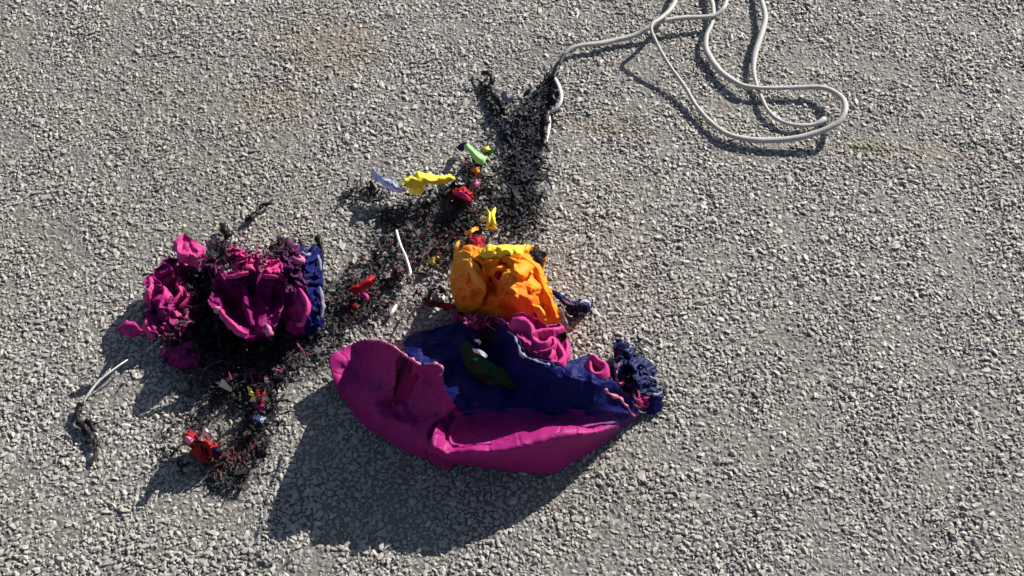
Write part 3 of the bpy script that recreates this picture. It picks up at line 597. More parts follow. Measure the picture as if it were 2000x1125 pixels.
sheet('burnt_corner', [(1020, 482, 0.068), (1036, 478, 0.061), (1052, 484, 0.049), (1066, 494, 0.037), (1068, 505, 0.027), (1052, 508, 0.043), (1036, 504, 0.055), (1022, 498, 0.063)], [(1045, 494, 0.054)], AMB, orb, step=2.6, wr=.005, ws=12, seed=104, ragged=2, burn=[(1050, 496, 22, 1.0)], tuck=.2)
loft('peach_tip', [[(908, 452, 0.027), (920, 446, 0.032), (934, 442, 0.029)], [(910, 460, 0.024), (922, 454, 0.034), (936, 450, 0.024)]], AMB, orb, nu=4, nv=3, seed=8)
loft('peach_tip', [[(893, 470, 0.044), (900, 466, 0.044)], [(888, 485, 0.046), (896, 484, 0.051)], [(884, 508, 0.046), (894, 500, 0.054)]], AMB, orb, nu=4, nv=4, seed=9, burn_rows=(.8, 0))
sheet('maroon_frill', [(880, 606, .018), (910, 612, .02), (940, 614, .024), (970, 616, .03), (1000, 622, .05), (1004, 640, .062), (985, 636, .06), (960, 632, .052), (930, 630, .045), (905, 625, .03), (885, 616, .02)],
      [(930, 622, .035), (960, 624, .042)], MAG, orb, step=2.6, wr=.006, ws=10, seed=110, ragged=2.5, crumple=.004, burn=[(900, 615, 16, .7), (960, 626, 16, .7)], tuck=.1)
hem([(910, 628, .045), (925, 622, .044), (940, 626, .048), (958, 618, .046), (975, 622, .054), (992, 632, .062)], HEMP, .0013, 75, 1.0, orb)
hem([(1092, 600, .03), (1098, 612, .026), (1103, 625, .022), (1105, 640, .016)], HEM, .0016, 76, .6, orb)

def scrap(name, label, mat, outline, ctrl=(), cat='fabric scrap', **kw):
    t = sheet(name, outline, ctrl, mat, None, **{**dict(step=2.2, wr=.005, ws=11, tuck=0, edge_char=.6, c=4), **kw}); tag(t, label, cat); return t
scrap('red_scrap', 'dark crimson cloth scrap stuck just above the left end of the yellow hem', RED, [(912, 468, .03), (920, 458, .034), (935, 456, .036), (946, 460, .034), (950, 474, .04), (945, 488, .055), (930, 490, .05), (918, 484, .045)], [(932, 470, .044)], seed=120, ragged=2, crumple=.004, burn=[(920, 478, 10, .8)])
scrap('maroon_strip', 'flat maroon cloth strip on the ground at the lower left of the orange cloth', RED, [(824, 580, .004), (840, 586, .008), (860, 590, .01), (884, 592, .012), (886, 606, .008), (865, 604, .006), (845, 598, .004), (828, 590, .001)], seed=121, ragged=2, burn=[(850, 594, 30, .55)])
nb_ = thing('navy_strip', 'thin scorched navy strip with knotted end, right of the orange cloth', 'fabric scrap', tuple(P(1125, 598)))
tube('cloth_strip', [(1078, 568, .012, .5), (1090, 576, .014, .9), (1103, 588, .013, 1.1), (1118, 596, .012, 1.3), (1130, 600, .010, 1.2)], NAVY, nb_, rad=.0036, step=2.5, wob=.7, seed=130, flat=.5)
sheet('knotted_end', [(1104, 588, .008), (1120, 590, .014), (1138, 584, .014), (1152, 590, .01), (1158, 602, .004), (1146, 608, .004), (1136, 604, .008), (1128, 614, .004), (1112, 620, .002), (1106, 606, .006)], [(1128, 598, .016), (1142, 596, .014)], DNAVY, nb_, step=2.6, wr=.006, ws=10, seed=131, ragged=2.5, crumple=.004, burn=[(1120, 605, 12, .7)], tuck=.2)
loft('pale_edge', [[(1098, 580, .016), (1110, 590, .016), (1122, 594, .015)], [(1096, 584, .013), (1108, 594, .013), (1120, 598, .012)]], LAV, nb_, nu=4, nv=2, seed=4)
tube('pale_edge', [(1132, 592, .018, .8), (1142, 588, .018, 1), (1150, 592, .015, .9), (1152, 600, .01, .7)], LAV, nb_, rad=.0016, step=2.5, wob=.8, seed=133)

# ------------------------------------------------------------------ scraps above the orange cloth
ys = thing('yellow_scrap', 'bright yellow twisted cloth strip next to the pale blue strip, upper centre', 'fabric scrap', tuple(P(835, 360)))
loft('cloth_strip', [[(782, 357, .016), (796, 345, .022), (815, 338, .026), (838, 337, .026), (858, 343, .022), (880, 340, .018), (888, 342, .016)],
     [(790, 362, .021), (803, 356, .026), (820, 352, .029), (838, 352, .029), (860, 350, .025), (880, 346, .020), (889, 347, .016)],
     [(798, 370, .012), (806, 371, .013), (822, 368, .015), (838, 360, .018), (858, 361, .015), (876, 358, .012), (884, 352, .012)]], YEL, ys, nu=6, nv=5, wr=.003, seed=140, ws=14)
loft('folded_tail', [[(796, 372, .012), (812, 370, .014), (830, 364, .016)], [(800, 378, .006), (815, 380, .006), (828, 374, .008)]], YEL, ys, nu=4, nv=3, seed=141)
scrap('pale_blue_strip', 'pale lavender-blue curled strip at the left of the yellow scrap', LAV, [(722, 334, .018), (729, 330, .02), (742, 344, .022), (762, 352, .02), (778, 362, .016), (788, 376, .008), (775, 376, .006), (758, 370, .008), (742, 358, .012), (730, 346, .014)], [(750, 352, .026), (768, 362, .023)], seed=143, wr=.004, edge_char=.15)
gs = thing('green_scrap', 'curved light green strip with a dark tip, above the yellow scrap', 'fabric scrap', tuple(P(930, 300)))
loft('cloth_strip', [[(907, 285, .018), (912, 294, .02), (920, 305, .021), (932, 317, .018), (945, 325, .012)], [(911, 281, .022), (918, 291, .026), (928, 302, .026), (940, 310, .022), (949, 315, .014)], [(915, 280, .020), (924, 289, .022), (934, 298, .022), (944, 303, .019), (953, 307, .013)]], LGRN, gs, nu=6, nv=4, wr=.0015, seed=150)
tube('dark_tip', [(898, 294, .004, 1.2), (902, 286, .008, 1.3), (909, 283, .014, 1.0), (914, 280, .016, .7)], DNAVY, gs, rad=.0032, step=2.5, wob=.6, seed=151)
tube('curled_edge', [(948, 298, .016, .6), (956, 296, .015, .8), (964, 290, .012, .7), (968, 284, .008, .5)], GRN, gs, rad=.002, step=2.5, wob=.6, seed=152)
scrap('olive_tip', 'small yellowish cloth knot right of the green strip, near the ash trail', YEL, [(938, 290, .012), (948, 284, .016), (958, 286, .014), (964, 296, .01), (956, 304, .008), (944, 300, .012)], [(950, 293, .02)], seed=153, ragged=2, crumple=.003, burn=[(960, 290, 10, .8)])
scrap('orange_knot', 'small orange-brown cloth knot just below the green strip', ORG, [(918, 330, .008), (926, 324, .012), (936, 326, .014), (940, 336, .012), (932, 346, .006), (920, 342, .006)], [(929, 334, .018)], seed=154, ragged=2, crumple=.003, burn=[(922, 340, 10, .7)])
rs = thing('crimson_scrap', 'crumpled crimson cloth scrap between the yellow strip and the ash trail', 'fabric scrap', tuple(P(905, 378)))
sheet('cloth_strip', [(872, 374, .006), (885, 370, .012), (900, 366, .015), (915, 370, .016), (925, 378, .014), (922, 390, .008), (908, 392, .006), (892, 384, .006), (878, 380, .004)], [(905, 378, .022), (915, 382, .018), (888, 376, .014)], RED, rs, step=2.3, wr=.006, ws=12, seed=155, ragged=3, crumple=.006, burn=[(880, 376, 9, .7), (915, 388, 8, .7)])
tube('pink_fold', [(886, 374, .016, .7), (900, 375, .022, 1.1), (912, 382, .022, 1.1), (920, 388, .016, .8)], PINK, rs, rad=.0022, step=2.5, wob=.6, seed=156)
scrap('salmon_scrap', 'small salmon cloth curl on top of the crimson scrap, beside black ash', HEMP, [(920, 358, .012), (928, 350, .016), (938, 352, .016), (936, 364, .014), (926, 372, .012), (919, 368, .012)], [(928, 360, .022)], seed=157, crumple=.003, burn=[(936, 352, 7, .6)])
y2 = thing('yellow_fork_scrap', 'small forked yellow cloth fragment just above the orange bundle', 'fabric scrap', tuple(P(955, 430)))
for k, pp in enumerate([[(950, 406, .012, .6), (956, 416, .014, 1), (954, 430, .014, .9), (948, 441, .008, .7)], [(968, 404, .01, .6), (962, 414, .013, .9), (964, 428, .014, 1.1), (964, 440, .01, 1.1), (972, 446, .006, .6)], [(936, 428, .008, .6), (944, 426, .012, .9), (952, 424, .014, .8)], [(944, 446, .004, .6), (954, 442, .008, .8), (964, 444, .008, .8)]]):
    tube('cloth_fork', pp, YEL, y2, rad=.0019, step=2.2, wob=1.0, seed=160+k)
scrap('small_yellow_scrap', 'tiny olive-yellow cloth fragment in ash, left of the orange bundle', YEL, [(830, 505, .006), (840, 501, .01), (850, 504, .01), (862, 498, .008), (860, 510, .006), (850, 518, .003), (838, 514, .004)], [(845, 507, .014)], seed=165, ragged=2, crumple=.003, burn=[(858, 508, 12, .8)])
r2 = thing('red_strip', 'folded bright red strip on the asphalt between the two magenta bundles', 'fabric scrap', tuple(P(708, 562)))
loft('cloth_strip', [[(684, 566, .010), (700, 554, .016), (716, 542, .018), (730, 536, .016)], [(688, 572, .013), (704, 560, .020), (722, 550, .021), (734, 543, .017)], [(692, 578, .004), (708, 568, .008), (724, 558, .01), (734, 550, .01)]], RED, r2, nu=5, nv=4, seed=170, wr=.0025)
tube('curled_tail', [(700, 578, .004, .9), (710, 574, .008, 1.1), (716, 580, .006, .9), (712, 588, .003, .6)], PINK, r2, rad=.002, step=2.5, wob=.6, seed=171)
scrap('red_crumb', 'tiny red cloth crumb just below the folded red strip', RED, [(684, 596, .002), (694, 592, .006), (702, 596, .006), (700, 606, .003), (690, 610, .001)], [(693, 600, .009)], seed=172, ragged=2, burn=[(700, 600, 10, .6)])
scrap('brown_crumb', 'small reddish-brown melted lump left of the curved cord offcut', HEMP, [(762, 532, .004), (772, 520, .008), (784, 518, .01), (790, 528, .008), (780, 540, .004), (768, 542, .002)], [(776, 530, .013)], seed=173, ragged=3, crumple=.004, burn=[(776, 530, 20, .75)])

# ------------------------------------------------------------------ left bundle
lb = thing('torn_fabric_bundle', 'torn magenta cloth bundle with rose-like fold and navy edge, at left', 'fabric', tuple(P(450, 590)))
sheet('pink_flap', [(336, 474, 0.0335), (345, 465, 0.0360), (358, 462, 0.0372), (376, 464, 0.0372), (392, 474, 0.0360), (402, 488, 0.0335), (408, 502, 0.0310), (398, 510, 0.0310), (388, 518, 0.0298), (372, 516, 0.0310), (358, 512, 0.0310), (346, 502, 0.0310), (334, 494, 0.0310)],
      [(352, 484, 0.0347), (362, 498, 0.0372), (372, 482, 0.0409), (385, 495, 0.0384), (390, 484, 0.0384), (346, 492, 0.0347), (356, 490, 0.0322)], PINK, lb, step=2.4, c=3, wr=.012, ws=30, seed=203, tuck=0, burn=[(400, 512, 8, .8)])
sheet('torn_magenta_panel', [(283, 540, 0.0253), (298, 528, 0.0275), (318, 512, 0.0286), (335, 500, 0.0286), (352, 508, 0.0264), (375, 518, 0.0242), (392, 524, 0.0198), (396, 545, 0.0165), (385, 570, 0.0143), (372, 600, 0.0143), (362, 630, 0.0121), (360, 655, 0.0099), (345, 668, 0.0077), (330, 674, 0.0066), (315, 664, 0.0099), (298, 656, 0.0143), (286, 648, 0.0165), (280, 625, 0.0187), (285, 605, 0.0209), (280, 585, 0.0242), (279, 560, 0.0253)],
      [(296, 550, 0.0297), (300, 575, 0.0286), (310, 545, 0.0275), (325, 535, 0.0231), (345, 530, 0.0187), (318, 580, 0.0231), (330, 560, 0.0198), (345, 580, 0.0187), (320, 620, 0.0198), (300, 630, 0.0209), (345, 620, 0.0154), (360, 560, 0.0154), (338, 645, 0.0132), (290, 600, 0.0242)],
      PLUM, lb, step=2.3, c=4, wr=.012, ws=24, seed=205, crumple=.005, ragged=2.5, holes=[(352, 600, 36, .18), (380, 545, 26, .02), (335, 655, 20, .2)], burn=[(385, 540, 24, .9), (345, 640, 24, .5), (360, 590, 22, .6)], tuck=.35)
for k, pp in enumerate([[(292, 540, 0.0308, .9), (296, 556, 0.0330, 1.8), (292, 574, 0.0319, 2.1), (288, 590, 0.0286, 1.4)], [(284, 620, 0.0231, 1.0), (286, 634, 0.0231, 1.5), (294, 646, 0.0198, 1.4), (304, 654, 0.0154, 1.0)], [(318, 558, 0.0275, .8), (322, 572, 0.0275, 1.2), (314, 584, 0.0264, 1.2), (306, 592, 0.0253, .9)],
      [(350, 540, 0.0253, .7), (346, 554, 0.0253, 1.0), (352, 566, 0.0242, .9), (346, 580, 0.0231, 1), (336, 588, 0.0220, .9)], [(362, 566, 0.0220, .7), (366, 578, 0.0220, .8), (358, 590, 0.0209, .8), (348, 598, 0.0198, .8)], [(330, 600, 0.0220, .7), (340, 608, 0.0209, 1), (346, 618, 0.0187, .8)], [(318, 630, 0.0198, .9), (328, 638, 0.0176, 1), (336, 650, 0.0143, .8), (330, 660, 0.0121, .8)], [(306, 600, 0.0242, .8), (316, 606, 0.0231, 1.0), (310, 616, 0.0231, .9)]]):
    tube('lit_fold', pp, PINK, lb, rad=.0040 if k == 0 else .0028, step=2.6, wob=.6, seed=210+k, n=8, flat=.7)  # sunlit patches put into the colour of these folds
mf = thing('maroon_flap', 'small magenta flap sticking out at the far left of the torn bundle', 'fabric scrap', tuple(P(255, 642)))
loft('cloth_leaf', [[(229, 640, .035), (241, 630, .037), (256, 626, .037), (268, 633, .034), (279, 645, .026)], [(231, 645, .033), (242, 638, .036), (256, 636, .037), (267, 641, .034), (277, 650, .024)], [(233, 655, .027), (244, 657, .025), (256, 658, .023), (266, 657, .018), (276, 655, .014)]], MAG, mf, nu=5, nv=4, seed=220, wr=.002)

# the rose
ro = sheet('rose_cup', [(412, 560, .048), (420, 542, .054), (432, 537, .058), (450, 533, .060), (470, 528, .060), (490, 527, .060), (510, 532, .058), (530, 533, .058), (545, 535, .056), (556, 545, .05), (560, 565, .044), (556, 590, .04), (548, 615, .038), (536, 640, .034), (528, 660, .026), (520, 652, .03), (505, 648, .03), (490, 656, .03), (472, 652, .034), (458, 644, .036), (442, 630, .038), (428, 612, .052), (414, 598, .056), (408, 580, .052)],
      [(430, 560, .036), (450, 550, .028), (480, 545, .03), (520, 548, .03), (470, 580, .026), (500, 570, .034), (500, 610, .03), (470, 615, .016), (445, 590, .014), (480, 635, .016), (535, 580, .024), (525, 615, .026), (440, 612, .028), (455, 628, .028), (474, 642, .03), (512, 590, .034), (500, 635, .026), (540, 560, .036)],
      DEEP, lb, step=2.4, c=8, wr=.008, ws=36, seed=225, ragged=1.5, burn=[(540, 640, 12, .6), (560, 600, 10, .5)], holes=[(545, 605, 8, .0)], tuck=.35)
for k, (pp, m_) in enumerate([([(438, 539, .064, .6), (452, 537, .065, .8), (468, 533, .065, 1.0), (486, 531, .064, .7)], PINK), ([(512, 536, .063, .6), (528, 537, .062, .9), (545, 539, .058, .6)], MAG),
     ([(418, 598, .058, .9), (423, 601, .058, 1.2), (430, 598, .057, .6)], HEMP), ([(429, 602, .058, .7), (436, 614, .054, 1.1), (448, 626, .049, 1.5), (460, 637, .045, 1.7), (470, 646, .043, 1.2), (484, 652, .039, .8)], PINK),
     ([(520, 632, .042, .7), (524, 642, .040, 1.3), (526, 654, .036, 1.0)], HEMP),
     ([(468, 548, .046, .8), (476, 566, .046, 1.2), (478, 590, .044, 1.5), (486, 612, .042, 1.4), (492, 634, .040, 1.0)], DEEP)]):
    tube('rolled_rim', pp, m_, ro, rad=.0024 if k < 5 else .0018, step=2.6, wob=.6, seed=230+k, n=8, flat=.75)  # pink rims carry painted sunlight above the darkened cup
sheet('pink_ruffle', [(436, 490, .036), (450, 483, .042), (470, 486, .046), (490, 494, .05), (510, 500, .052), (528, 502, .052), (540, 512, .05), (548, 530, .052), (530, 534, .054), (505, 530, .055), (480, 526, .054), (465, 528, .05), (450, 520, .042), (440, 505, .036)],
      [(470, 505, .05), (500, 515, .056), (525, 515, .058)], PINK, lb, step=2.5, c=4, wr=.010, ws=12, seed=240, ragged=2, crumple=.006, burn=[(445, 510, 14, .8), (500, 512, 8, .4), (515, 524, 7, .6), (478, 512, 7, .6)], holes=[(495, 510, 40, .12)], tuck=.3)
sheet('right_petal', [(555, 575, .034), (570, 560, .042), (582, 560, .046), (594, 572, .05), (601, 590, .05), (598, 612, .046), (590, 630, .038), (575, 642, .028), (560, 645, .02), (552, 625, .022), (550, 600, .026)],
      [(575, 590, .036), (580, 615, .034), (590, 595, .05), (568, 625, .026)], PLUM, lb, step=2.6, c=5, wr=.008, ws=22, seed=245, burn=[(555, 640, 12, .6)], tuck=.3)
tube('rolled_rim', [(584, 562, .05, .6), (592, 574, .054, 1.1), (600, 592, .054, 1.2), (597, 612, .05, .9), (590, 630, .042, .7), (578, 632, .038, .6)], PINK, lb, rad=.0022, step=2.6, wob=.4, seed=246, n=8, flat=.7)
sheet('maroon_panel', [(528, 475, .02), (540, 468, .026), (555, 462, .03), (568, 470, .034), (582, 480, .036), (594, 500, .04), (598, 530, .042), (596, 555, .044), (585, 570, .044), (565, 570, .044), (548, 545, .046), (540, 520, .044), (530, 495, .032)],
      [(560, 500, .046), (575, 520, .05), (560, 530, .048), (575, 545, .042)], PUR, lb, step=2.8, c=4, wr=.008, ws=16, seed=250, ragged=3, crumple=.004, burn=[(545, 480, 22, .8), (590, 520, 14, .5), (560, 555, 16, .6)], tuck=.3)
for k, (pp, m_) in enumerate([([(572, 500, .05, .6), (580, 506, .052, 1.1), (590, 504, .05, 1.0), (584, 498, .05, .7)], HEMP), ([(540, 500, .044, .6), (548, 515, .05, 1.0), (552, 530, .052, .9)], MAG), ([(556, 480, .04, .5), (560, 500, .046, .8), (566, 520, .05, .8)], PUR)]):
    tube('small_fold', pp, m_, lb, rad=.0024, step=2.6, wob=.6, seed=255+k, n=7)
sheet('navy_panel', [(572, 484, .034), (588, 478, .034), (602, 482, .032), (620, 472, .02), (630, 478, .018), (628, 500, .02), (632, 530, .02), (634, 570, .016), (632, 610, .012), (628, 645, .006), (612, 662, .002), (600, 655, .008), (598, 625, .02), (602, 590, .032), (594, 555, .040), (590, 520, .042), (582, 500, .04)],
      [(605, 510, .038), (612, 540, .036), (615, 580, .028), (612, 620, .018)], NAVY, lb, step=2.8, c=5, wr=.006, ws=18, seed=260, ragged=2.5, burn=[(625, 480, 16, .7), (600, 480, 12, .5), (610, 655, 16, .6)], tuck=.3)
for k, pp in enumerate([[(588, 492, .044, .7), (598, 498, .044, 1.0), (606, 494, .042, .8)], [(620, 498, .03, .8), (624, 512, .03, 1.0), (626, 530, .028, .8)], [(624, 560, .024, .8), (628, 580, .022, 1.2), (630, 602, .02, 1.2), (627, 622, .016, .9)], [(624, 640, .012, .9), (620, 652, .008, .7)]]):
    tube('pale_edge', pp, HEM, lb, rad=.0019, step=2.6, wob=.7, seed=265+k, n=7, flat=.6)
sheet('purple_panel', [(308, 690, .004), (325, 680, .010), (350, 672, .014), (375, 664, .016), (392, 680, .014), (390, 705, .010), (370, 715, .006), (340, 716, .002), (318, 708, .001)],
      [(350, 692, .017), (340, 700, .012), (375, 690, .014)], DEEP, lb, step=2.8, wr=.006, ws=14, seed=270, ragged=3, burn=[(385, 680, 20, .7), (320, 685, 14, .4)], tuck=.2)
sheet('charred_panel', [(375, 540, 0.0156), (400, 520, 0.0204), (415, 560, 0.0216), (425, 610, 0.0192), (450, 645, 0.0168), (500, 665, 0.0144), (545, 655, 0.0144), (580, 645, 0.0120), (565, 690, 0.0084), (545, 715, 0.0048), (505, 730, 0.0024), (460, 738, 0.0012), (420, 725, 0.0012), (395, 700, 0.0036), (375, 665, 0.0072), (368, 620, 0.0108)],
      [(400, 600, 0.0156), (430, 670, 0.0132), (480, 690, 0.0108), (530, 690, 0.0108), (400, 560, 0.0180)], PUR, lb, step=2.8, c=5, wr=.009, ws=16, seed=275, ragged=5, crumple=.006, burn=[(400, 580, 60, 1.0), (470, 690, 90, 1.0), (550, 690, 50, 1.0), (400, 650, 50, 1.0)], holes=[(470, 700, 90, .25), (550, 690, 40, .1)], tuck=.1)
sheet('charred_hem', [(398, 468, 0.0072), (412, 470, 0.0108), (430, 472, 0.0108), (445, 480, 0.0156), (440, 500, 0.0192), (432, 520, 0.0228), (415, 528, 0.0240), (402, 518, 0.0264), (408, 500, 0.0276), (405, 482, 0.0180)],
      [(420, 500, 0.0216)], PUR, lb, step=2.6, wr=.008, ws=12, seed=280, ragged=3, crumple=.004, burn=[(420, 490, 30, .8)], holes=[(420, 495, 20, .25)], tuck=.2)

# ------------------------------------------------------------------ small scraps lower left
r3 = thing('red_crumpled_scrap', 'crumpled red cloth scrap lying alone below the torn left bundle', 'fabric scrap', tuple(P(390, 868)))
sheet('cloth_strip', [(354, 852, .014), (362, 842, .02), (372, 840, .022), (382, 850, .024), (396, 856, .024), (410, 862, .022), (424, 866, .018), (430, 878, .012), (424, 890, .006), (412, 888, .008), (400, 878, .010), (386, 870, .012), (370, 870, .010), (358, 866, .010)], [(370, 855, .032), (392, 864, .028), (412, 874, .022)], RED, r3, step=2.6, wr=.005, ws=10, seed=301, ragged=3, crumple=.006, burn=[(424, 880, 14, .8), (385, 862, 9, .7), (360, 850, 5, .6)])
tube('pink_fold', [(362, 852, .032, .7), (368, 856, .035, 1.2), (374, 864, .030, .9)], HEMP, r3, rad=.0022, step=2.5, wob=.6, seed=302)
scrap('white_blue_scrap', 'tiny pale blue-white cloth fragment just above the red crumpled scrap', WHT, [(396, 832, .014), (403, 832, .02), (408, 842, .02), (414, 856, .014), (406, 860, .01), (398, 852, .012), (395, 842, .014)], [(403, 844, .024)], seed=303, wr=.002)
scrap('blue_crumb', 'dark blue cloth crumb touching the right end of the red crumpled scrap', NAVY, [(412, 872, .012), (422, 868, .016), (430, 876, .014), (428, 890, .006), (416, 894, .003)], [(422, 880, .02)], seed=304, ragged=2, burn=[(420, 888, 8, .6)])
m3 = thing('multicolour_scrap', 'small yellow and red frayed cloth scrap under the torn left bundle', 'fabric scrap', tuple(P(505, 778)))
for k, (ol_, c_, m_) in enumerate([([(482, 757, .018), (488, 756, .022), (494, 765, .022), (500, 776, .018), (503, 784, .012), (496, 780, .012), (489, 770, .016)], [(492, 768, .026)], YEL),
    ([(498, 757, .012), (504, 764, .016), (511, 770, .018), (518, 764, .014), (521, 774, .012), (514, 782, .012), (516, 792, .008), (507, 788, .010), (504, 776, .014)], [(509, 776, .022)], RED),
    ([(492, 788, .008), (502, 788, .014), (512, 792, .014), (520, 798, .008), (512, 803, .006), (500, 800, .006)], [(506, 795, .019)], MAG)]):
    sheet('frayed_strip', ol_, c_, m_, m3, step=1.8, wr=.005, ws=9, seed=310+k, ragged=2.5, crumple=.004, burn=[(496, 784, 9, .6), (516, 776, 6, .7)], tuck=0, c=3, edge_char=.4)
b3 = scrap('slate_blue_scrap', 'small slate-blue cloth scrap below the yellow and red frayed scrap', LAV, [(488, 812, .010), (500, 808, .016), (514, 812, .018), (520, 822, .014), (512, 836, .008), (500, 840, .004), (496, 826, .010)], [(508, 820, .022)], seed=320, ragged=4, crumple=.006, burn=[(492, 830, 16, .9), (512, 834, 12, .8)], edge_char=.7)
scrap('lilac_flake', 'small lilac melted flake at the top of the black ash trail', HEM, [(979, 184, .012), (988, 178, .016), (998, 184, .016), (1004, 192, .012), (998, 200, .008), (988, 200, .008), (981, 193, .010)], [(991, 189, .02)], seed=321, crumple=.002)

# ------------------------------------------------------------------ charred threads
BLK = fabric('charred thread', (.012, .011, .013), (.03, .028, .03), trans=.0, rough=.35)
def threads(name, label, lst, r=.0022, sd=0):
    t = thing(name, label, 'charred thread', tuple(P(lst[0][0][0], lst[0][0][1])))
    for k, pp in enumerate(lst): tube('burnt_strand', pp, BLK, t, rad=r, step=2.2, wob=1.1, seed=sd+k, n=6)
    return t
threads('charred_thread', 'black curled burnt thread, hook-shaped, left of the ash trail top', [[(940, 146, .004, .6), (948, 141, .008, 1), (958, 146, .008, 1.4), (961, 158, .006, 1.3), (956, 168, .004, 1.0), (962, 180, .006, 1.4), (972, 196, .006, 1.6), (982, 212, .004, 1.4), (988, 226, .002, 1.0)], [(945, 168, .003, .8), (956, 170, .004, 1.2), (964, 178, .002, .8)]], sd=400)
threads('charred_thread', 'black burnt thread linking the cord end to the ash trail', [[(1092, 126, .004, .8), (1086, 138, .005, 1.4), (1080, 150, .005, 1.5), (1068, 152, .003, 1.0), (1058, 166, .002, .8), (1046, 172, .002, .7)], [(1083, 150, .004, 1.2), (1082, 170, .005, 2.0), (1084, 190, .005, 2.0), (1078, 206, .003, 1.2)], [(1072, 196, .003, .8), (1060, 204, .003, .9), (1054, 210, .002, .6)], [(1070, 218, .004, 1.4), (1066, 240, .004, 1.6), (1066, 262, .003, 1.4), (1062, 285, .002, 1)]], sd=420)
threads('charred_thread', 'thin black burnt thread lying just above the torn left bundle', [[(532, 390, .003, .7), (526, 396, .004, 1.0), (514, 400, .003, .9), (506, 410, .002, .7)], [(504, 406, .003, .8), (498, 418, .003, 1.2), (488, 424, .004, 1.8), (478, 432, .002, .8)], [(432, 436, .004, .9), (438, 448, .006, 1.8), (446, 458, .006, 2.2), (440, 468, .004, 1.5)], [(446, 454, .004, 1.2), (456, 452, .003, .9)]], sd=440)
threads('charred_thread', 'black burnt strand trailing from the far left cord offcut', [[(160, 786, .004, 1.2), (152, 800, .003, 1.5), (150, 815, .003, 1.1), (158, 828, .003, 1.2), (170, 842, .003, 1.2), (180, 856, .002, 1.4), (190, 872, .002, 1.2)], [(165, 822, .003, 1), (178, 830, .003, 1.2), (182, 842, .002, .8)]], sd=460)
threads('charred_thread', 'black burnt strand poking up at the navy corner of the torn left bundle', [[(615, 470, .02, .8), (620, 462, .022, 1.2), (624, 472, .022, 1.3), (626, 486, .02, 1.0)]], sd=480)

# ------------------------------------------------------------------ ash
def ash(label, regions, seed, z0=0., parent=None, name='ash_debris', flat=1.):
    """regions: (u, v, ru, rv, angle, count, palette, size range in m, height)"""
    rg = np.random.default_rng(seed); V = []; Fc = []; C = []
    for (u, v, ru, rv_, ang, cnt, pal, s0, s1, hz) in regions:
        for _ in range(int(cnt*.62)):
            a = rg.uniform(0, 2*math.pi); q = rg.uniform()**.6
            x, y = q*math.cos(a)*ru, q*math.sin(a)*rv_; ca, sa = math.cos(math.radians(ang)), math.sin(math.radians(ang))
            uu, vv = u+x*ca-y*sa, v+x*sa+y*ca
            if nz(uu*.03, vv*.03, seed)+.5*nz(uu*.08, vv*.08, seed+4) < -.06-.2*(1-q): continue
            s = rg.uniform(s0, s1)*rg.uniform(.4, 1)*(1.9 if rg.uniform() < .07 else .92); cz = z0+rg.uniform(.0002, hz)
            c = P(uu, vv, z0+hz*.4); c[2] = cz+s*.15
            n = rg.integers(4, 7); yaw = rg.uniform(0, 6.28); el = rg.uniform(.35, 1); tilt = rg.normal(0, .55, 2); b = len(V)
            curl = rg.uniform(-.5, .9)
            for i in range(n):
                t = 2*math.pi*i/n+rg.uniform(-.3, .3); rr = rg.uniform(.6, 1.15)
                px, py = math.cos(t)*rr*s, math.sin(t)*rr*s*el
                X_, Y_ = px*math.cos(yaw)-py*math.sin(yaw), px*math.sin(yaw)+py*math.cos(yaw)
                Z_ = X_*tilt[0]+Y_*tilt[1]+curl*abs(px)**2/s
                V.append((c[0]+X_, c[1]+Y_, max(.0002, c[2]+Z_)))
            V.append((c[0], c[1], max(.0006, c[2]+s*.12))); V.append((c[0], c[1], max(.0001, c[2]-s*.3)))
            for i in range(n):
                Fc.append((b+i, b+(i+1) % n, b+n)); Fc.append((b+(i+1) % n, b+i, b+n+1))
            col = pal[rg.integers(len(pal))] if s < .0045 else K[0]; k = rg.uniform(.7, 1.3)
            C += [(col[0]*k, col[1]*k, col[2]*k, 1)]*(n+2)
    for (u, v, ru, rv_, ang, cnt, pal, s0, s1, hz) in regions:      # melted shreds and threads
        for _ in range(int(cnt*.085*flat)):
            a = rg.uniform(0, 2*math.pi); q = rg.uniform()**.6
            x, y = q*math.cos(a)*ru, q*math.sin(a)*rv_; ca, sa = math.cos(math.radians(ang)), math.sin(math.radians(ang))
            c = P(u+x*ca-y*sa, v+x*sa+y*ca, z0+hz*.4); hd = rg.uniform(0, 6.28); w = rg.uniform(.0006, .0019); n = rg.integers(4, 11); b = len(V); z = z0+rg.uniform(.0006, hz)
            col = pal[rg.integers(len(pal))]; k = rg.uniform(.7, 1.2)
            for i in range(n):
                ww = w*(1-abs(2*i/(n-1)-1)**3*.7)*rg.uniform(.6, 1.3); sx, sy = -math.sin(hd)*ww, math.cos(hd)*ww; tl = rg.uniform(-.9, .9)*ww
                V += [(c[0]+sx, c[1]+sy, max(.0004, z+tl)), (c[0], c[1], max(.0008, z+ww*.7)), (c[0]-sx, c[1]-sy, max(.0004, z-tl))]
                C += [(col[0]*k, col[1]*k, col[2]*k, 1)]*3
                hd += rg.normal(0, .55); L_ = rg.uniform(.0014, .0034); c = c+np.array([math.cos(hd)*L_, math.sin(hd)*L_, 0]); z = max(z0*.6+.0006, z+rg.normal(0, .0008))
            for i in range(n-1):
                Fc += [(b+3*i, b+3*i+1, b+3*i+4, b+3*i+3), (b+3*i+1, b+3*i+2, b+3*i+5, b+3*i+4)]
    o = mesh(name, V, Fc, parent, TINT, False, col=C); tag(o, label, None, kind='stuff'); return o
K = [(.012, .012, .014), (.02, .018, .022), (.03, .028, .03), (.008, .008, .01)]
KB = K+[(.02, .03, .07), (.03, .035, .06)]
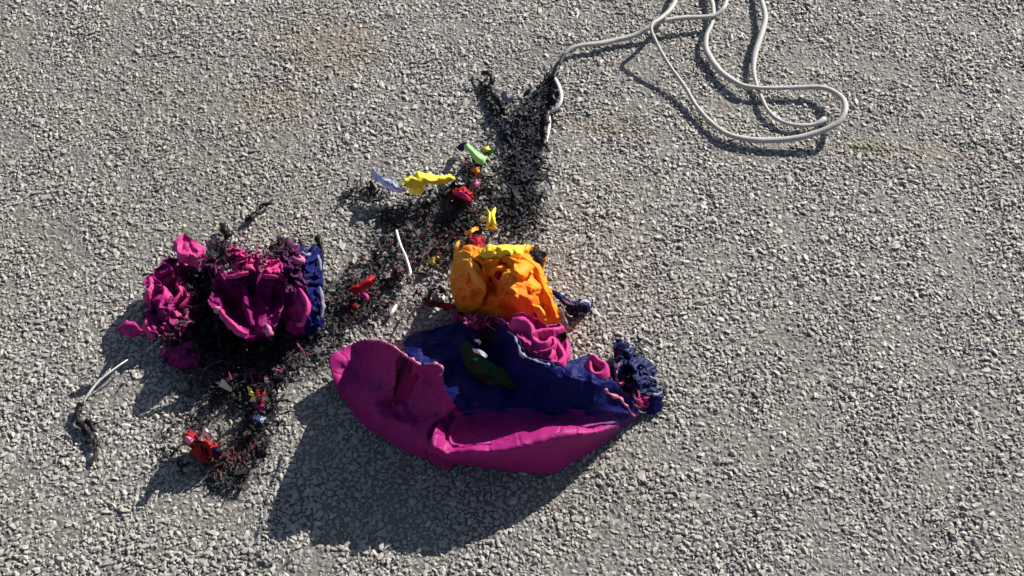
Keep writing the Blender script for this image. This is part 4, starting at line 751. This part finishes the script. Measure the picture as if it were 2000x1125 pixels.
KP = K*2+[(.14, .008, .07), (.06, .006, .045), (.03, .005, .03), (.22, .02, .10)]
KL = K+[(.5, .05, .2), (.6, .08, .26), (.34, .02, .14), (.2, .01, .1), (.6, .2, .3)]
KR = K*2+[(.12, .01, .015), (.06, .008, .012), (.10, .025, .02)]
ash('black ash flakes forming the trail from the cord end down to the orange bundle', [(1020, 240, 42, 60, 0, 620, KB, .0015, .0046, .003), (1022, 330, 40, 110, 0, 1250, KB, .0015, .0042, .0022), (965, 220, 18, 70, -25, 330, KB, .0015, .0035, .002), (1010, 420, 60, 70, 0, 420, K, .0012, .0035, .002), (1068, 200, 16, 60, 10, 300, K, .0015, .004, .003)], 501)
ash('black and dark red ash flakes between the yellow scrap and the orange bundle', [(925, 360, 45, 60, 20, 520, KR, .0015, .004, .003), (840, 400, 110, 28, -18, 480, K, .0015, .0045, .002), (860, 450, 90, 50, 0, 430, KR, .0012, .004, .002), (880, 520, 60, 60, 0, 350, KR, .0012, .004, .002), (910, 450, 40, 50, 0, 380, KR, .0015, .0045, .003), (710, 378, 45, 12, 0, 180, K, .0015, .0045, .002), (965, 410, 40, 40, 0, 130, K, .0015, .0035, .002)], 502)
ash('black ash flakes scattered between the two magenta bundles', [(760, 510, 85, 55, -20, 480, KR, .0012, .0038, .002), (710, 570, 70, 55, -20, 430, KR, .0012, .0042, .002), (650, 620, 60, 60, 0, 330, K, .0012, .0042, .002), (620, 680, 50, 40, 0, 120, K, .001, .0035, .002), (1100, 600, 40, 25, 20, 60, KB, .0012, .004, .002), (830, 590, 40, 20, 10, 80, KR, .0012, .003, .002)], 503)
ash('dense black and magenta ash under the torn left bundle', [(440, 700, 110, 60, 10, 1100, KP, .0018, .0055, .010), (530, 700, 60, 50, 0, 420, KP, .0018, .0055, .008), (385, 600, 30, 70, 0, 420, KP, .0018, .0050, .012), (500, 750, 60, 60, 0, 700, K, .0015, .0045, .006), (420, 780, 60, 40, 0, 150, K, .0015, .004, .003), (340, 610, 50, 60, 0, 160, KP, .0015, .004, .012), (470, 500, 50, 25, 10, 150, KP, .0015, .004, .03), (570, 500, 40, 35, 0, 120, KP+KB, .0015, .004, .03)], 504)
ash('sparse black and maroon ash below the red crumpled scrap', [(450, 900, 50, 60, 20, 480, KR, .0012, .004, .002), (510, 830, 34, 70, 10, 480, K, .0012, .004, .003), (340, 880, 40, 50, 0, 90, K, .0012, .003, .002), (175, 845, 18, 50, -30, 60, K, .0015, .0042, .002), (380, 830, 40, 20, 0, 100, K, .0012, .0035, .002), (450, 950, 40, 20, 0, 70, K, .001, .003, .002)], 505)
ash('black ash crumbs around the charred navy scrap', [(1245, 720, 45, 70, -30, 60, KB, .0012, .004, .004), (1290, 780, 14, 30, 0, 40, KB, .0012, .0035, .002)], 506)

ash('frayed pink and black lace of burnt threads over the left torn panel', [(335, 610, 40, 55, -15, 420, KL, .0014, .0036, .010), (372, 540, 26, 40, 20, 200, KL+K, .0014, .0036, .010), (315, 650, 26, 20, 0, 110, KL, .0014, .0034, .010)], 520, .008, lb, 'frayed_lace')
ash('frayed pink and black lace along the top of the rose-like fold', [(495, 505, 52, 22, 15, 260, KL, .0014, .0034, .010), (425, 490, 26, 26, 0, 110, K+KP, .0014, .0036, .012), (550, 490, 28, 24, 0, 120, KP, .0014, .0036, .012)], 521, .038, lb, 'frayed_lace')
ash('frayed maroon and pink threads along the torn seam below the orange cloth', [(945, 624, 50, 10, 8, 150, KL, .0012, .003, .008)], 522, .045, orb, 'frayed_lace')
ash('frayed pale and pink threads in the torn right corner', [(1220, 775, 34, 18, 25, 130, KL+[(.3, .3, .4)], .0012, .003, .008), (1255, 720, 26, 40, -30, 50, KB+[(.2, .22, .3)], .0012, .0034, .012)], 523, .018, nv, 'frayed_lace')
